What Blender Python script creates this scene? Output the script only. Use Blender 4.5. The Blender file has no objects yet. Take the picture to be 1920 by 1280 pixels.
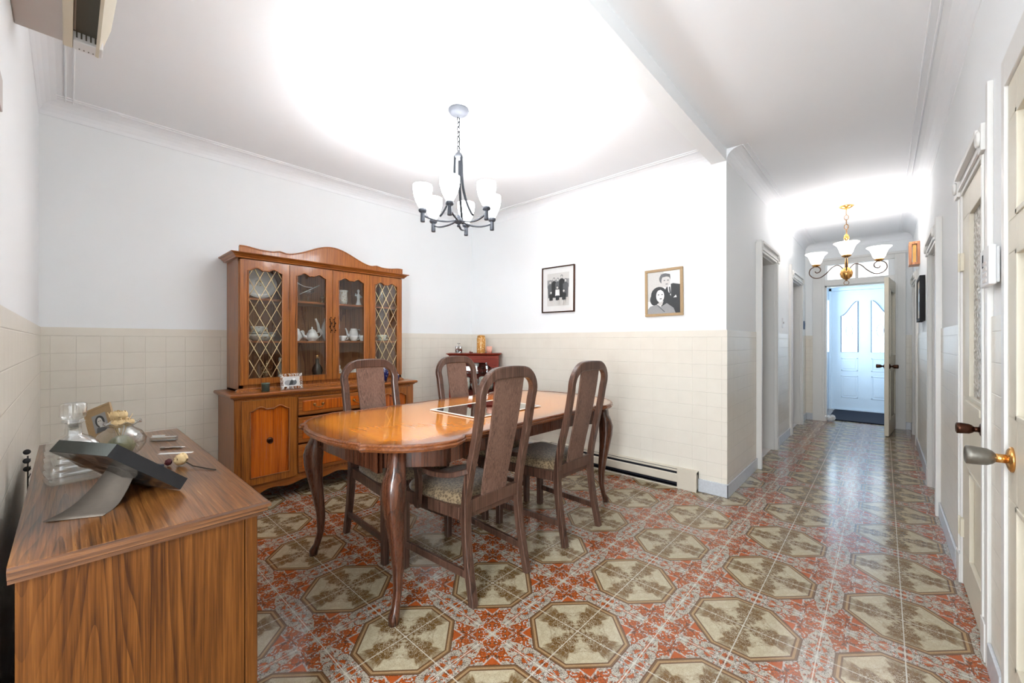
import bpy, bmesh, math, random
from mathutils import Vector, Matrix
random.seed(7)
PI = math.pi
scn = bpy.context.scene
C = scn.collection

# ---------------------------------------------------------------- camera, world, exposure
cam_d = bpy.data.cameras.new('camera'); cam = bpy.data.objects.new('camera', cam_d); C.objects.link(cam)
YAW = math.atan(696 / 762)
cam.location = (0, 0, 1.18); cam.rotation_euler = (PI / 2, 0, YAW)
cam_d.sensor_width = 36; cam_d.lens = 762 / 1920 * 36; cam_d.clip_start = 0.02
scn.camera = cam
w = bpy.data.worlds.new('sky'); scn.world = w; w.use_nodes = True
w.node_tree.nodes['Background'].inputs[0].default_value = (0.75, 0.88, 1.0, 1)
w.node_tree.nodes['Background'].inputs[1].default_value = 1.0
scn.view_settings.view_transform = 'Standard'; scn.view_settings.look = 'None'
scn.view_settings.gamma = 1; scn.view_settings.use_curve_mapping = False
scn.view_settings.exposure = 1.4
scn.cycles.max_bounces = 10; scn.cycles.diffuse_bounces = 5; scn.cycles.transparent_max_bounces = 16

def area(name, loc, rot, sx, sy, power, col=(1, 1, 1)):
    l = bpy.data.lights.new(name, 'AREA'); l.shape = 'RECTANGLE'; l.size = sx; l.size_y = sy
    l.energy = power; l.color = col
    o = bpy.data.objects.new(name, l); o.location = loc; o.rotation_euler = rot; C.objects.link(o); return o
def point(name, loc, power, col=(1, 1, 1), r=0.03):
    l = bpy.data.lights.new(name, 'POINT'); l.energy = power; l.color = col; l.shadow_soft_size = r
    o = bpy.data.objects.new(name, l); o.location = loc; C.objects.link(o); return o
# two added fill lights in the unseen kitchen; then daylight from the vestibule windows
area('kitchen_back_fill', (-0.3, -2.35, 1.45), (PI / 2 + 0.42, 0, 0.30), 1.9, 2.1, 14, (0.88, 0.95, 1.0))
area('kitchen_side_fill', (0.24, -1.25, 1.45), (PI / 2, 0, math.radians(57)), 1.3, 1.6, 78, (0.90, 0.96, 1.0))  # second invented fill, aimed to lift the cabinet wall; no window here
area('vestibule_window_light', (-0.60, 8.35, 1.5), (PI / 2, 0, -PI / 2), 0.9, 1.4, 6.5, (0.62, 0.82, 1.0))
HX, HY = -1.977, 1.665      # dining chandelier
GX, GY = -0.293, 5.665      # hall chandelier
P_SHADE = 4.0; P_HALL = 2.8

# ---------------------------------------------------------------- colour and materials
def lin(c):
    return tuple((x / 255 / 12.92) if x / 255 <= 0.04045 else ((x / 255 + 0.055) / 1.055) ** 2.4 for x in c) + (1,)
class N:
    def __init__(s, name):
        s.m = bpy.data.materials.new(name); s.m.use_nodes = True; s.t = s.m.node_tree
        s.b = s.t.nodes['Principled BSDF']
    def n(s, ty, **kw):
        nd = s.t.nodes.new(ty)
        for k, v in kw.items(): setattr(nd, k, v)
        return nd
    def put(s, sock, v):
        if hasattr(v, 'is_output') or isinstance(v, bpy.types.NodeSocket): s.t.links.new(v, sock)
        else: sock.default_value = v
    def m_(s, op, a, b=0.0, c=0.0):
        nd = s.n('ShaderNodeMath', operation=op)
        s.put(nd.inputs[0], a); s.put(nd.inputs[1], b); s.put(nd.inputs[2], c); return nd.outputs[0]
    def mix(s, f, a, b):
        nd = s.n('ShaderNodeMix', data_type='RGBA'); s.put(nd.inputs[0], f); s.put(nd.inputs[6], a); s.put(nd.inputs[7], b); return nd.outputs[2]
    def ramp(s, v, stops):
        nd = s.n('ShaderNodeValToRGB'); s.put(nd.inputs[0], v); e = nd.color_ramp.elements
        while len(e) < len(stops): e.new(0.5)
        for i, (p, c) in enumerate(stops): e[i].position = p; e[i].color = c if len(c) == 4 else lin(c)
        return nd.outputs[0]
    def step(s, v, a, b):
        nd = s.n('ShaderNodeMapRange', interpolation_type='SMOOTHSTEP'); s.put(nd.inputs[0], v); nd.inputs[1].default_value = a; nd.inputs[2].default_value = b; return nd.outputs[0]
    def coord(s, scale=(1, 1, 1), kind='Object', loc=(0, 0, 0)):
        tc = s.n('ShaderNodeTexCoord'); mp = s.n('ShaderNodeMapping'); s.t.links.new(tc.outputs[kind], mp.inputs[0])
        mp.inputs['Scale'].default_value = scale; mp.inputs['Location'].default_value = loc; return mp.outputs[0]
    def noise(s, vec, sc=5, det=3, rough=0.5, dist=0):
        nd = s.n('ShaderNodeTexNoise'); s.put(nd.inputs['Vector'], vec); nd.inputs['Scale'].default_value = sc
        nd.inputs['Detail'].default_value = det; nd.inputs['Roughness'].default_value = rough; nd.inputs['Distortion'].default_value = dist
        return nd.outputs[0]
    def bump(s, h, st=0.3, d=0.01):
        nd = s.n('ShaderNodeBump'); nd.inputs['Strength'].default_value = st; nd.inputs['Distance'].default_value = d
        s.put(nd.inputs['Height'], h); s.t.links.new(nd.outputs[0], s.b.inputs['Normal'])
    def base(s, c): s.put(s.b.inputs['Base Color'], c if not isinstance(c, tuple) or len(c) == 4 else lin(c))
    def rough(s, r): s.put(s.b.inputs['Roughness'], r)

def plain(name, c, rough=0.5, metal=0.0, var=0.06, sc=8, bump=0.0):
    a = N(name); v = a.coord(); nz = a.noise(v, sc, 3)
    L = lin(c); d = tuple(x * (1 - var) for x in L[:3]) + (1,); u = tuple(min(1, x * (1 + var)) for x in L[:3]) + (1,)
    a.base(a.mix(nz, d, u)); a.rough(rough); a.b.inputs['Metallic'].default_value = metal
    if bump: a.bump(a.noise(v, sc * 12, 4), bump, 0.002)
    return a.m
def wood(name, dark, mid, light, axis='z', rough=0.35, k=1.0, coat=0.0, cath=1.0, pore=0.5, ringw=1.0, nring=22.0, mute=0):
    a = N(name)
    if mute: a.b.inputs['Specular IOR Level'].default_value = mute
    def V(c, l): return a.coord(tuple(q * k for q in {'z': (c, c, l), 'x': (l, c, c), 'y': (c, l, c)}[axis]))
    big = a.noise(V(6.5, 0.26), cath, 2, 0.4, 0.1)
    rings = a.m_('FRACT', a.m_('MULTIPLY', big, nring))
    r2 = a.m_('MULTIPLY', a.m_('POWER', rings, 3.0), a.step(a.noise(V(3.0, 0.8), 1.0, 1), 0.35, 0.6))
    mid_ = a.noise(V(110, 2.6), 1.0, 3, 0.6); fine = a.noise(V(340, 8), 1.0, 3, 0.6)
    f = a.m_('ADD', a.m_('ADD', a.m_('MULTIPLY', r2, 0.22 * ringw), a.m_('MULTIPLY', mid_, 0.60)), a.m_('MULTIPLY', fine, 0.42))
    col = a.ramp(f, [(0.38, light), (0.53, mid), (0.72, dark)])
    a.base(col); a.rough(a.m_('ADD', a.m_('MULTIPLY', fine, 0.15), rough - 0.07))
    a.bump(fine, 0.12 * pore, 0.002)
    if coat: a.b.inputs['Coat Weight'].default_value = coat; a.b.inputs['Coat Roughness'].default_value = 0.08
    return a.m
def glassy(name, tint=(0.96, 0.98, 0.97), refl=0.12, rough=0.02):
    a = N(name); t = a.t
    tr = a.n('ShaderNodeBsdfTransparent'); tr.inputs[0].default_value = tint + (1,)
    gl = a.n('ShaderNodeBsdfGlossy'); gl.inputs['Roughness'].default_value = rough
    lw = a.n('ShaderNodeLayerWeight'); lw.inputs[0].default_value = 0.35
    f = a.m_('ADD', a.m_('MULTIPLY', lw.outputs['Facing'], 0.45), refl * 0.5)
    mx = a.n('ShaderNodeMixShader'); t.links.new(f, mx.inputs[0]); t.links.new(tr.outputs[0], mx.inputs[1]); t.links.new(gl.outputs[0], mx.inputs[2])
    t.links.new(mx.outputs[0], t.nodes['Material Output'].inputs[0]); return a.m
def crystal(name, tint=(0.95, 0.97, 0.96)):
    a = N(name); a.base(tint + (1,)); a.rough(0.03); a.b.inputs['Transmission Weight'].default_value = 1; a.b.inputs['IOR'].default_value = 1.5
    return a.m
def lamp(name, c, st):
    a = N(name); a.base(c + (1,)); a.rough(0.4); a.b.inputs['Emission Color'].default_value = c + (1,); a.b.inputs['Emission Strength'].default_value = st; return a.m

M = {}
M['wall'] = plain('wall_paint', (238, 240, 241), 0.6, var=0.015, sc=3, bump=0.05)
M['ceiling'] = plain('ceiling_paint', (237, 238, 240), 0.7, var=0.015, sc=2, bump=0.05)
M['trimwhite'] = plain('white_gloss_paint', (222, 220, 216), 0.35, var=0.02)
M['creamdoor'] = plain('cream_door_paint', (212, 204, 186), 0.4, var=0.03)
M['marble'] = plain('grey_marble_baseboard', (196, 200, 206), 0.25, var=0.18, sc=60)
M['darkmat'] = plain('navy_mat', (8, 9, 30), 0.9)
M['vestwhite'] = plain('cool_white_door', (226, 236, 244), 0.45, var=0.02)
M['whitetile'] = plain('white_floor_tile', (225, 218, 216), 0.3)
# wall tile
def tile_mat():
    a = N('beige_wall_tile'); tc = a.n('ShaderNodeTexCoord'); sp = a.n('ShaderNodeSeparateXYZ'); a.t.links.new(tc.outputs['Object'], sp.inputs[0])
    z = a.m_('ADD', a.m_('SUBTRACT', 1.214, sp.outputs[2]), 10.8)
    h = a.m_('ADD', a.m_('ADD', sp.outputs[0], sp.outputs[1]), 10.8 + 0.03)
    T = 0.108
    def joint(v):
        fr = a.m_('FRACT', a.m_('DIVIDE', v, T)); d = a.m_('ABSOLUTE', a.m_('SUBTRACT', fr, 0.5)); return a.step(d, 0.472, 0.495)
    jz = joint(z); jh = a.m_('MULTIPLY', joint(h), a.m_('LESS_THAN', sp.outputs[2], 1.212))
    j = a.m_('MAXIMUM', jz, jh)
    nz = a.noise(a.coord((1, 1, 1)), 9, 2)
    body = a.mix(nz, lin((221, 214, 201)), lin((230, 224, 212)))
    a.base(a.mix(a.m_('MULTIPLY', a.m_('ADD', a.m_('MULTIPLY', jz, 0.6), a.m_('MULTIPLY', jh, 0.25)), 0.6), body, lin((186, 178, 165)))); a.rough(0.32)
    a.bump(a.m_('SUBTRACT', a.m_('MULTIPLY', nz, 0.25), j), 0.5, 0.003)
    return a.m
M['tile'] = tile_mat()
# floor
def floor_mat():
    a = N('patterned_floor_tile'); tc = a.n('ShaderNodeTexCoord'); sp = a.n('ShaderNodeSeparateXYZ'); a.t.links.new(tc.outputs['Object'], sp.inputs[0])
    Pd = 0.4905
    def fold(v, o):
        q = a.m_('FRACT', a.m_('ADD', a.m_('DIVIDE', a.m_('SUBTRACT', v, o), Pd), 20.5)); return a.m_('ABSOLUTE', a.m_('SUBTRACT', q, 0.5))
    ax = fold(sp.outputs[0], -0.92); ay = fold(sp.outputs[1], 1.403)
    mx = a.m_('MAXIMUM', ax, ay); mn = a.m_('MINIMUM', ax, ay)
    dg = a.m_('MULTIPLY', a.m_('ADD', ax, ay), 0.7071)
    d = a.m_('MAXIMUM', a.m_('SUBTRACT', mx, 0.392), a.m_('SUBTRACT', dg, 0.380))
    cv = a.n('ShaderNodeCombineXYZ'); a.put(cv.inputs[0], mx); a.put(cv.inputs[1], mn)
    # small random break of the symmetry per world position
    n1 = a.noise(cv.outputs[0], 12, 2, 0.55, 0.8); n2 = a.noise(cv.outputs[0], 30, 3, 0.6, 1.2); n3 = a.noise(cv.outputs[0], 75, 3, 0.6, 1.2)
    grime = a.noise(a.coord((1, 1, 1)), 3.5, 4)
    spec = a.noise(a.coord((1, 1, 1)), 260, 2)
    def line(v, c, wd): return a.m_('SUBTRACT', 1.0, a.step(a.m_('ABSOLUTE', a.m_('SUBTRACT', v, c)), wd * 0.5, wd))
    # ---- inside the octagon
    rim = a.step(d, -0.20, -0.06)
    cream = a.mix(a.noise(cv.outputs[0], 30, 3), lin((158, 144, 116)), lin((200, 188, 160)))
    brown = a.mix(n2, lin((70, 44, 10)), lin((118, 84, 34)))
    arm = a.m_('SUBTRACT', 1.0, a.step(a.m_('SUBTRACT', mn, a.m_('MULTIPLY', mx, 0.42)), -0.06, 0.06))
    bm = a.step(a.m_('ADD', a.m_('MULTIPLY', a.m_('SUBTRACT', n1, 0.5), 1.5), a.m_('SUBTRACT', a.m_('ADD', a.m_('MULTIPLY', arm, 0.75), 0.18), a.m_('MULTIPLY', rim, 0.62))), 0.10, 0.50)
    inside = a.mix(a.m_('MULTIPLY', bm, 0.95), cream, brown)
    curls = a.m_('MULTIPLY', line(n2, 0.5, 0.03), a.m_('SUBTRACT', 1.0, a.m_('MULTIPLY', rim, 0.7)))
    inside = a.mix(a.m_('MULTIPLY', curls, 0.75), inside, lin((200, 190, 166)))
    inside = a.mix(a.m_('MULTIPLY', line(n3, 0.5, 0.03), 0.5), inside, lin((98, 78, 48)))
    # ---- outside
    diag = a.m_('SUBTRACT', mx, mn)                      # small = on the diagonal
    qx = a.m_('SUBTRACT', 0.5, mx); qy = a.m_('SUBTRACT', 0.5, mn)
    og = a.m_('SUBTRACT', a.m_('ADD', a.m_('MULTIPLY', a.m_('SUBTRACT', n1, 0.5), 3.4), 0.82), a.m_('MULTIPLY', diag, 2.2))
    cen = a.m_('SUBTRACT', 1.0, a.step(a.m_('ADD', qx, qy), 0.02, 0.14))
    og = a.m_('SUBTRACT', og, a.m_('MULTIPLY', cen, 0.8))
    om = a.step(og, 0.24, 0.30)
    tri = a.m_('LESS_THAN', a.m_('ADD', diag, a.m_('MULTIPLY', a.m_('SUBTRACT', dg, 0.380), 1.25)), 0.10)
    tri = a.m_('MULTIPLY', tri, a.m_('GREATER_THAN', dg, 0.39))
    trie = line(a.m_('ADD', diag, a.m_('MULTIPLY', a.m_('SUBTRACT', dg, 0.380), 1.25)), 0.112, 0.020)
    orange = a.mix(a.noise(a.coord((1, 1, 1)), 40, 3), lin((160, 70, 24)), lin((188, 94, 44)))
    white = a.mix(n2, lin((172, 160, 140)), lin((212, 206, 194)))
    white = a.mix(a.step(n3, 0.55, 0.66), white, lin((150, 132, 104)))
    out = a.mix(om, white, orange)
    out = a.mix(a.m_('MULTIPLY', a.step(n2, 0.565, 0.59), 0.9), out, lin((204, 198, 188)))
    ol = a.m_('MAXIMUM', line(n2, 0.56, 0.036), a.m_('MAXIMUM', line(n3, 0.47, 0.035), line(n1, 0.5, 0.016)))
    out = a.mix(a.m_('MULTIPLY', trie, 0.7), out, lin((206, 200, 188)))
    out = a.mix(tri, out, orange)
    ol = a.m_('MULTIPLY', ol, a.m_('SUBTRACT', 1.0, a.m_('MULTIPLY', tri, 0.7)))
    out = a.mix(a.m_('MULTIPLY', ol, 0.85), out, lin((66, 42, 22)))
    col = a.mix(a.step(d, -0.002, 0.002), inside, out)
    # ---- octagon frame
    fr = a.m_('MULTIPLY', a.step(d, -0.040, -0.037), a.m_('SUBTRACT', 1.0, a.step(d, -0.002, 0.002)))
    col = a.mix(fr, col, a.mix(n3, lin((132, 94, 58)), lin((176, 150, 112))))
    el = a.m_('MAXIMUM', line(d, 0.0, 0.009), a.m_('MAXIMUM', line(d, -0.038, 0.008), line(d, -0.011, 0.004)))
    col = a.mix(a.m_('MULTIPLY', el, 0.9), col, lin((84, 54, 30)))
    # ---- grout
    g = a.m_('MAXIMUM', a.step(a.m_('ABSOLUTE', a.m_('SUBTRACT', mx, 0.5)), 0.0055, 0.0035), a.step(mn, 0.0055, 0.0035))
    g0 = a.m_('MAXIMUM', a.m_('LESS_THAN', a.m_('SUBTRACT', 0.5, mx), 0.0042), a.m_('LESS_THAN', mn, 0.0042))
    col = a.mix(a.m_('MULTIPLY', g0, 0.85), col, lin((196, 188, 172)))
    col = a.mix(a.m_('MULTIPLY', a.step(grime, 0.5, 0.75), 0.12), col, lin((120, 96, 70)))
    col = a.mix(a.m_('MULTIPLY', a.step(spec, 0.60, 0.72), 0.25), col, lin((110, 88, 62)))
    a.base(col); a.rough(a.m_('ADD', 0.12, a.m_('MULTIPLY', grime, 0.10)))
    a.b.inputs['Specular IOR Level'].default_value = 0.55
    a.bump(a.m_('SUBTRACT', a.m_('MULTIPLY', a.noise(a.coord((1, 1, 1)), 14, 2), 0.5), g0), 0.22, 0.003)
    return a.m
M['floor'] = floor_mat()
# woods
M['oak'] = wood('honey_oak', (84, 38, 6), (150, 84, 26), (172, 104, 40), 'z', 0.30, 1.0, 0.3, 1.0, 0.5, 0.45)
M['oakh'] = wood('honey_oak_horizontal', (84, 38, 6), (146, 80, 26), (168, 100, 40), 'y', 0.30, 1.0, 0.3, 1.0, 0.5, 0.45)
M['oakpanel'] = wood('burl_panel', (130, 52, 6), (184, 88, 16), (204, 108, 26), 'z', 0.25, 0.6, 0.4)
M['hutchback'] = wood('hutch_back', (110, 68, 40), (164, 112, 70), (184, 132, 88), 'z', 0.5, 1.0)
M['dresser'] = wood('brown_oak_vertical', (50, 24, 5), (82, 46, 13), (104, 63, 24), 'z', 0.42, 1.0, 0.0, 0.9, 1.0, 1.0, 46.0, 0.2)
M['dressertop'] = wood('brown_oak_top', (44, 20, 4), (98, 58, 22), (124, 80, 36), 'x', 0.30, 1.0, 0.25, 0.9, 1.0, 0.8, 46.0)
M['dresseredge'] = wood('brown_oak_edge', (38, 19, 7), (84, 50, 24), (108, 70, 38), 'y', 0.35, 1.0, 0.2)
M['chair'] = wood('dark_walnut', (42, 26, 20), (80, 55, 44), (104, 76, 63), 'z', 0.33, 1.0, 0.2, 1.0, 0.4)
M['cane'] = wood('walnut_splat', (66, 44, 35), (108, 80, 67), (132, 103, 89), 'z', 0.5, 3.0)
M['mahogany'] = wood('red_mahogany', (66, 14, 6), (124, 38, 18), (142, 50, 28), 'x', 0.5, 1.0, 0.0, 1.0, 0.5, 0.5, 22.0, 0.25)
M['tableleg'] = wood('table_walnut', (40, 20, 12), (80, 44, 28), (102, 62, 42), 'z', 0.28, 1.0, 0.4, 1.0, 0.3)
M['tableedge'] = wood('table_edge', (66, 30, 12), (114, 62, 30), (146, 90, 50), 'y', 0.28, 1.2, 0.4)
def tabletop():
    a = N('honey_table_top'); tc = a.n('ShaderNodeTexCoord'); sp = a.n('ShaderNodeSeparateXYZ'); a.t.links.new(tc.outputs['Object'], sp.inputs[0])
    fine = a.noise(a.coord((6, 60, 6)), 1.6, 4, 0.6); blot = a.noise(a.coord((1, 1, 1)), 7, 4, 0.6)
    col = a.ramp(a.m_('ADD', a.m_('MULTIPLY', fine, 0.5), a.m_('MULTIPLY', blot, 0.5)), [(0.25, (212, 118, 16)), (0.5, (234, 140, 26)), (0.8, (240, 154, 46))])
    ex = a.m_('ABSOLUTE', sp.outputs[0]); ey = a.m_('ABSOLUTE', sp.outputs[1])
    e1 = a.m_('SUBTRACT', ex, 0.46); e2 = a.m_('SUBTRACT', ey, 0.94)
    e3 = a.m_('SUBTRACT', a.m_('ADD', a.m_('MULTIPLY', ex, 0.78), a.m_('MULTIPLY', ey, 0.62)), 0.84)
    e = a.m_('MAXIMUM', e1, a.m_('MAXIMUM', e2, e3))
    col = a.mix(a.m_('MULTIPLY', a.step(a.m_('ADD', e, a.m_('MULTIPLY', blot, 0.03)), -0.07, 0.055), 0.9), col, lin((116, 60, 26)))
    jn = a.m_('LESS_THAN', a.m_('ABSOLUTE', a.m_('SUBTRACT', ey, 0.265)), 0.0012)
    col = a.mix(jn, col, lin((120, 70, 34)))
    a.base(col); a.rough(0.13); a.b.inputs['Coat Weight'].default_value = 0.8; a.b.inputs['Coat Roughness'].default_value = 0.04
    return a.m
M['tabletop'] = tabletop()
def fabric():
    a = N('tan_patterned_fabric'); v = a.coord((1, 1, 1)); vo = a.n('ShaderNodeTexVoronoi'); a.put(vo.inputs['Vector'], v); vo.inputs['Scale'].default_value = 95
    nz = a.noise(v, 160, 3)
    col = a.ramp(a.m_('ADD', a.m_('MULTIPLY', vo.outputs[0], 0.9), a.m_('MULTIPLY', nz, 0.3)), [(0.2, (62, 48, 32)), (0.5, (98, 80, 56)), (0.75, (132, 112, 84))])
    a.base(col); a.rough(0.9); a.bump(nz, 0.4, 0.003); a.b.inputs['Sheen Weight'].default_value = 0.3
    return a.m
M['fabric'] = fabric()
M['brass'] = plain('antique_brass', (150, 108, 60), 0.3, 0.9, 0.15, 30)
M['gold'] = plain('polished_gold_brass', (214, 160, 92), 0.22, 0.9, 0.08)
M['bronze'] = plain('dark_bronze', (70, 40, 26), 0.25, 0.8, 0.2, 40)
M['pewter'] = plain('brushed_pewter', (58, 61, 68), 0.5, 0.3, 0.1, 40)
M['lightpewter'] = plain('light_brushed_nickel', (178, 180, 190), 0.35, 0.6, 0.1, 60)
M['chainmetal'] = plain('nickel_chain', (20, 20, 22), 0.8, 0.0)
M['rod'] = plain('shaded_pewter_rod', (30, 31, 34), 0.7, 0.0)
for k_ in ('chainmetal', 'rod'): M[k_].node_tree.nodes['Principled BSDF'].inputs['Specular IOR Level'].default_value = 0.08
M['knobgrey'] = plain('satin_grey_knob', (122, 118, 110), 0.42, 0.7, 0.15, 90)
M['lead'] = plain('gilt_leading', (226, 200, 150), 0.35, 0.2)
M['pane'] = glassy('clear_pane', (0.98, 0.985, 0.98), 0.06)
M['crystal'] = crystal('cut_crystal'); M['thin'] = glassy('thin_glass', (0.93, 0.95, 0.94), 0.2)
M['bluevase'] = plain('cobalt_ceramic', (18, 22, 74), 0.15, 0, 0.2, 20)
M['china'] = plain('white_china', (226, 226, 224), 0.2, 0, 0.04, 20)
def floral(name, base, spot, sc=60):
    a = N(name); v = a.coord(); n = a.noise(v, sc, 3, 0.6)
    a.base(a.mix(a.step(n, 0.56, 0.62), lin(base), lin(spot))); a.rough(0.2); return a.m
M['chinagreen'] = floral('green_floral_china', (216, 216, 200), (120, 146, 104))
M['chinapattern'] = floral('gilt_floral_china', (214, 214, 206), (168, 150, 110))
M['delft'] = floral('blue_floral_glaze', (22, 26, 80), (190, 186, 190), 45)
M['bottle'] = plain('dark_bottle', (52, 42, 34), 0.15); M['figurine'] = floral('brown_gilt_ceramic', (120, 84, 52), (190, 170, 130), 50)
M['tin'] = plain('teal_tin', (94, 118, 112), 0.35, 0.3, 0.2, 60)
M['lace'] = plain('white_lace_metal', (230, 226, 220), 0.4)
M['amber'] = floral('amber_mosaic_glass', (190, 132, 62), (236, 206, 150), 70)
M['pinkglass'] = plain('pink_glass', (226, 168, 148), 0.2); M['chrome'] = plain('chrome', (200, 200, 200), 0.12, 1.0)
M['red'] = plain('dark_red_wood_trinket', (110, 40, 30), 0.4)
M['black'] = plain('black_card', (22, 22, 24), 0.75, 0, 0.2, 60); M['blacktop'] = plain('charcoal_card', (54, 56, 52), 0.8, 0, 0.2, 80)
M['greycard'] = plain('grey_card', (112, 102, 92), 0.75, 0, 0.12, 60)
M['wrap'] = glassy('plastic_wrap', (0.66, 0.65, 0.64), 0.55, 0.22)
M['navy'] = plain('navy_card_box', (34, 40, 56), 0.6)
M['kraft'] = plain('gilt_card_frame', (170, 142, 104), 0.5, 0, 0.12, 60)
M['petal'] = plain('dried_petals', (218, 190, 142), 0.8, 0, 0.2, 60); M['petal2'] = plain('burgundy_petal', (84, 26, 34), 0.7)
M['moss'] = plain('dried_moss', (128, 124, 92), 0.95, 0, 0.35, 90, 0.6); M['stem'] = plain('dark_stem', (46, 38, 28), 0.8)
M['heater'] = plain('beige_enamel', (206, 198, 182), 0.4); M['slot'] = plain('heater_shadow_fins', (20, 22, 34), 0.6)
M['plastic'] = plain('white_plastic', (222, 222, 222), 0.4); M['plasticgrey'] = plain('aged_grey_plastic', (196, 188, 184), 0.5)
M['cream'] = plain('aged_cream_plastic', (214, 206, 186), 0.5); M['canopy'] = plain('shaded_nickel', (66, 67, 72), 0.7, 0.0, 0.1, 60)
M['decanter'] = glassy('cut_glass', (0.97, 0.98, 0.97), 0.45, 0.04)
M['leading'] = plain('grey_leading', (104, 124, 146), 0.4)
M['scroll'] = plain('aged_brass_arm', (96, 72, 56), 0.4, 0.4)
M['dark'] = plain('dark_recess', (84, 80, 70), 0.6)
M['copperwood'] = wood('orange_pine', (150, 84, 44), (206, 138, 92), (230, 176, 134), 'z', 0.35)
M['mirror'] = plain('mirror_glass', (196, 204, 202), 0.03, 1.0, 0.0)
M['bluescreen'] = plain('blue_grey_plastic', (70, 90, 120), 0.4)
M['shade'] = lamp('lit_frosted_shade', (0.96, 0.98, 1.0), 8.0)
M['shade2'] = lamp('lit_alabaster_shade', (1.0, 0.95, 0.88), 1.6)
M['skypane'] = lamp('daylit_frosted_pane', (0.90, 0.96, 1.0), 0.6)
def photo(c, nm): return plain(nm, c, 0.4, 0, 0.1, 80)
for i, c in enumerate([(232, 232, 230), (204, 202, 198), (150, 150, 150), (96, 98, 100), (50, 52, 54)]): M['ph%d' % i] = photo(c, 'photo_grey_tone_%d' % i)

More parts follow.
